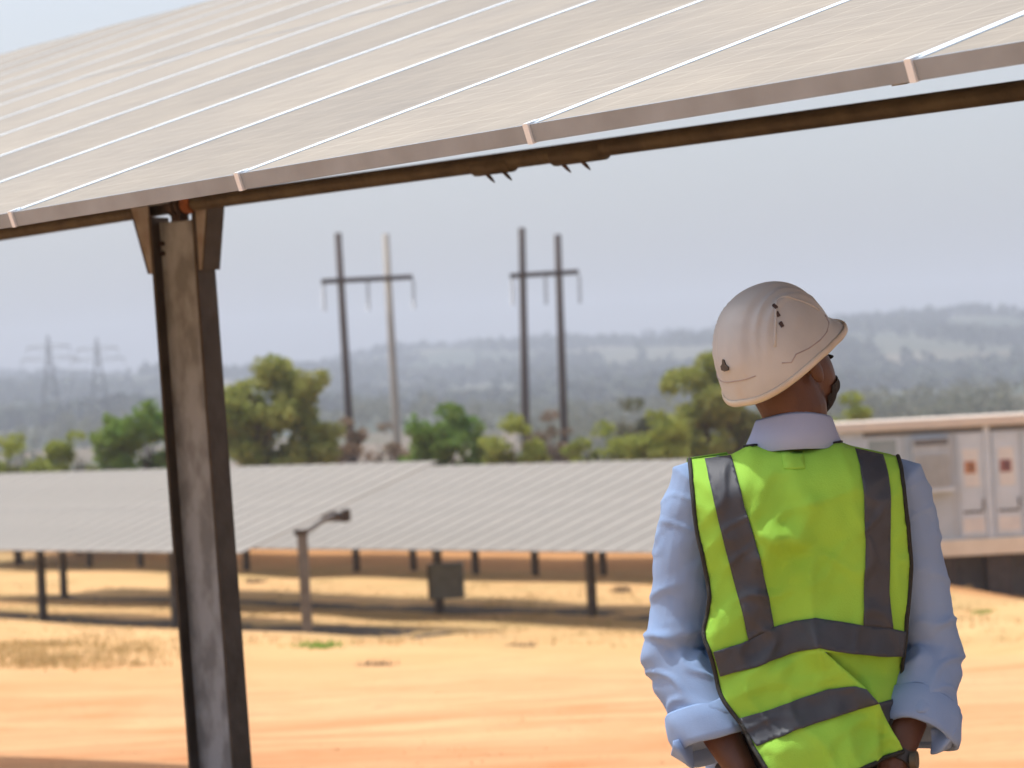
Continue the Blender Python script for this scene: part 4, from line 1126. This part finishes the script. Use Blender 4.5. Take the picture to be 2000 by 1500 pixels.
# black edge binding as thin tubes over the hem lines
def binding(line, r_, fn=vback, off=.001):
    mb = MB(O); pts = [fn(u, v, off) for u, v in line]; mb.tube(pts, r_, 8); mb.build('binding', M['bind'], vest, smooth=True)
def dens(line, k=4): 
    q = []
    for i in range(len(line)-1):
        a, b = Vector(line[i]), Vector(line[i+1]); q += [tuple(a.lerp(b, j/k)) for j in range(k)]
    return q+[line[-1]]
binding(LEFT, (.0042)); binding(RIGHT, .0042); binding(dens(HEM, 4), .0042)
binding(dens(smooth_poly([(1450, 871), (1475, 868), (1505, 871), (1550, 873), (1600, 869), (1640, 862)], False, 1), 2), .0028)
binding(dens([(1752, 1262), (1752, 1300), (1748, 1340), (1736, 1375), (1720, 1402)]), .0035, vlow)
# collar tag loop at the nape
cloth('loop_tab', [(1518, 880), (1562, 880), (1560, 912), (1520, 912)], .003, M['vest'], vest, .002, 8)
# front half of the vest with an open neck
def vfront(u, v, off=0):
    p = vback(u, v, off); return Vector((p.x, 2*YP-p.y+.015, p.z))
fr = LEFT[:40] + [(1400, 1480), (1550, 1485), (1720, 1480), (1750, 1275)] + RIGHT[::-1][1:] + [(1668, 873), (1610, 960), (1552, 1060), (1500, 960), (1425, 886)]
cloth('vest_front', fr, 0, M['vest'], vest, fn=vfront, step=14)

# ---------------- hard hat
hat_c = hd(0, -.004, .022)
def hat_pt(a, t, lift=0.0):
    """a: angle round (0 right ear, 90 deg front); t: 0 rim .. 1 crown"""
    ca, sa = math.cos(a), math.sin(a)
    ph = t*math.pi/2
    rx, ry, rzz = .105, .126, .120
    ry_ = ry if sa < 0 else ry*.98
    prof = math.cos(ph)**.78 if t < 1 else 0
    x = ca*rx*prof; y = sa*ry_*prof; z = rzz*math.sin(ph)**1.05
    # straight skirt near the rim, dropping at the nape
    drop = .030*max(0, -sa)**1.5+.010*abs(ca)
    z -= drop*(1-t)**2+.008*(1-t)
    # raised central band and side steps
    if t > .16:
        kk = min(1, (t-.16)/.12)
        band = 1/(1+math.exp((abs(x)-.036)*650)); x *= 1; z += .0045*band*kk*math.sin(ph); y += (.0045*band*kk*math.cos(ph))*(1 if sa > 0 else -1)
    if t > .2:
        for xr in (.050, .066):
            rb = math.exp(-((abs(x)-xr)/.0032)**2)*min(1, (t-.2)/.12)*.0042; z += rb*math.sin(ph); x += rb*(1 if x > 0 else -1)*math.cos(ph)
    r_ = 1+lift/.12
    # peak
    if t < .12 and sa > .35:
        k = ((sa-.35)/.65)**1.1*(1-t/.12)**.8
        y += .036*k; z -= .010*k; x *= 1+.05*k
    return hat_c+Rh*x*r_+Fh*y*r_+Uh*(z*r_)
mb = MB(O); na, ntt = 96, 44
ts = [(i/ntt)**1.15 for i in range(ntt)]+[1.0]
vs = [hat_pt(2*math.pi*k/na, t) for t in ts[:-1] for k in range(na)]+[hat_pt(0, 1)]
fs = [(i*na+k, i*na+(k+1) % na, (i+1)*na+(k+1) % na, (i+1)*na+k) for i in range(ntt-1) for k in range(na)]+[((ntt-1)*na+k, (ntt-1)*na+(k+1) % na, ntt*na) for k in range(na)]
mb.add(vs, fs); hat = mb.build('hard_hat', M['helmet'], man, smooth=True)
s = hat.modifiers.new('solid', 'SOLIDIFY'); s.thickness = .003; s.offset = -1
# rolled lip
mb = MB(O); pts = [hat_pt(2*math.pi*k/na, 0, .001)-Uh*.001 for k in range(na)]
vs = []; 
for k in range(na):
    rad = (pts[k]-hat_c); rad = (rad-Uh*rad.dot(Uh)).normalized()
    for j in range(8):
        a = 2*math.pi*j/8; vs.append(pts[k]+rad*math.cos(a)*.0030+Uh*math.sin(a)*.0065)
fs = [(k*8+j, k*8+(j+1) % 8, ((k+1) % na)*8+(j+1) % 8, ((k+1) % na)*8+j) for k in range(na) for j in range(8)]
mb.add(vs, fs); mb.build('rim_lip', M['helmet_lip'], hat, smooth=True)
def hat_line(coords, r_, material, name, lift=.001):
    mb = MB(O); pts = [hat_pt(a, t, lift) for a, t in coords]; mb.tube(pts, r_, 6); mb.build(name, M[material], hat, smooth=True)
D = math.radians
# moulded groove above the rim at the back
hat_line([(D(a), .17) for a in range(205, 300, 5)], .0011, 'helmet_line', 'moulding_line', .0003)
# side accessory outline
hat_line([(D(322), .16), (D(330), .12), (D(337), .15), (D(350), .12), (D(365), .11), (D(380), .12), (D(395), .15), (D(398), .22)], .0013, 'helmet_line', 'moulding_line', .0003)
# arched ridge over the ear
hat_line([(D(322+ i*6), .30+.36*math.sin(math.pi*i/12)) for i in range(13)], .0026, 'helmet', 'side_ridge', .0)
def decal(a, t, pts2, material, name, lift=.0016):
    mb = MB(O); e = 1e-3; c = hat_pt(a, t, lift); du = (hat_pt(a+.02, t, lift)-c).normalized(); dvv = (hat_pt(a, t+.01, lift)-c).normalized(); nn = du.cross(dvv).normalized()
    if nn.dot(c-hat_c) < 0: nn = -nn
    vs = [c+du*x+dvv*y for x, y in pts2]; n_ = len(vs); vs += [v-nn*.0024 for v in vs]
    mb.add([v+nn*.0008 for v in vs], [tuple(range(n_)), tuple(range(2*n_-1, n_-1, -1))]+[(i, (i+1) % n_, n_+(i+1) % n_, n_+i) for i in range(n_)])
    mb.build(name, M[material], hat)
NAPE = D(264)
decal(NAPE, .30, [(-.010, -.008), (-.002, -.011), (.009, -.010), (.0105, -.004), (.004, .001), (.001, .010), (-.003, .011), (-.005, .003), (-.0105, -.001)], 'sign_black', 'emblem')
for (a, t) in ((343, .60), (341, .53), (338, .43)):
    decal(D(a), t, [(-.003, -.005), (.003, -.0055), (.004, .004), (0, .0055), (-.0035, .004)], 'helmet_vent', 'vent_slot')
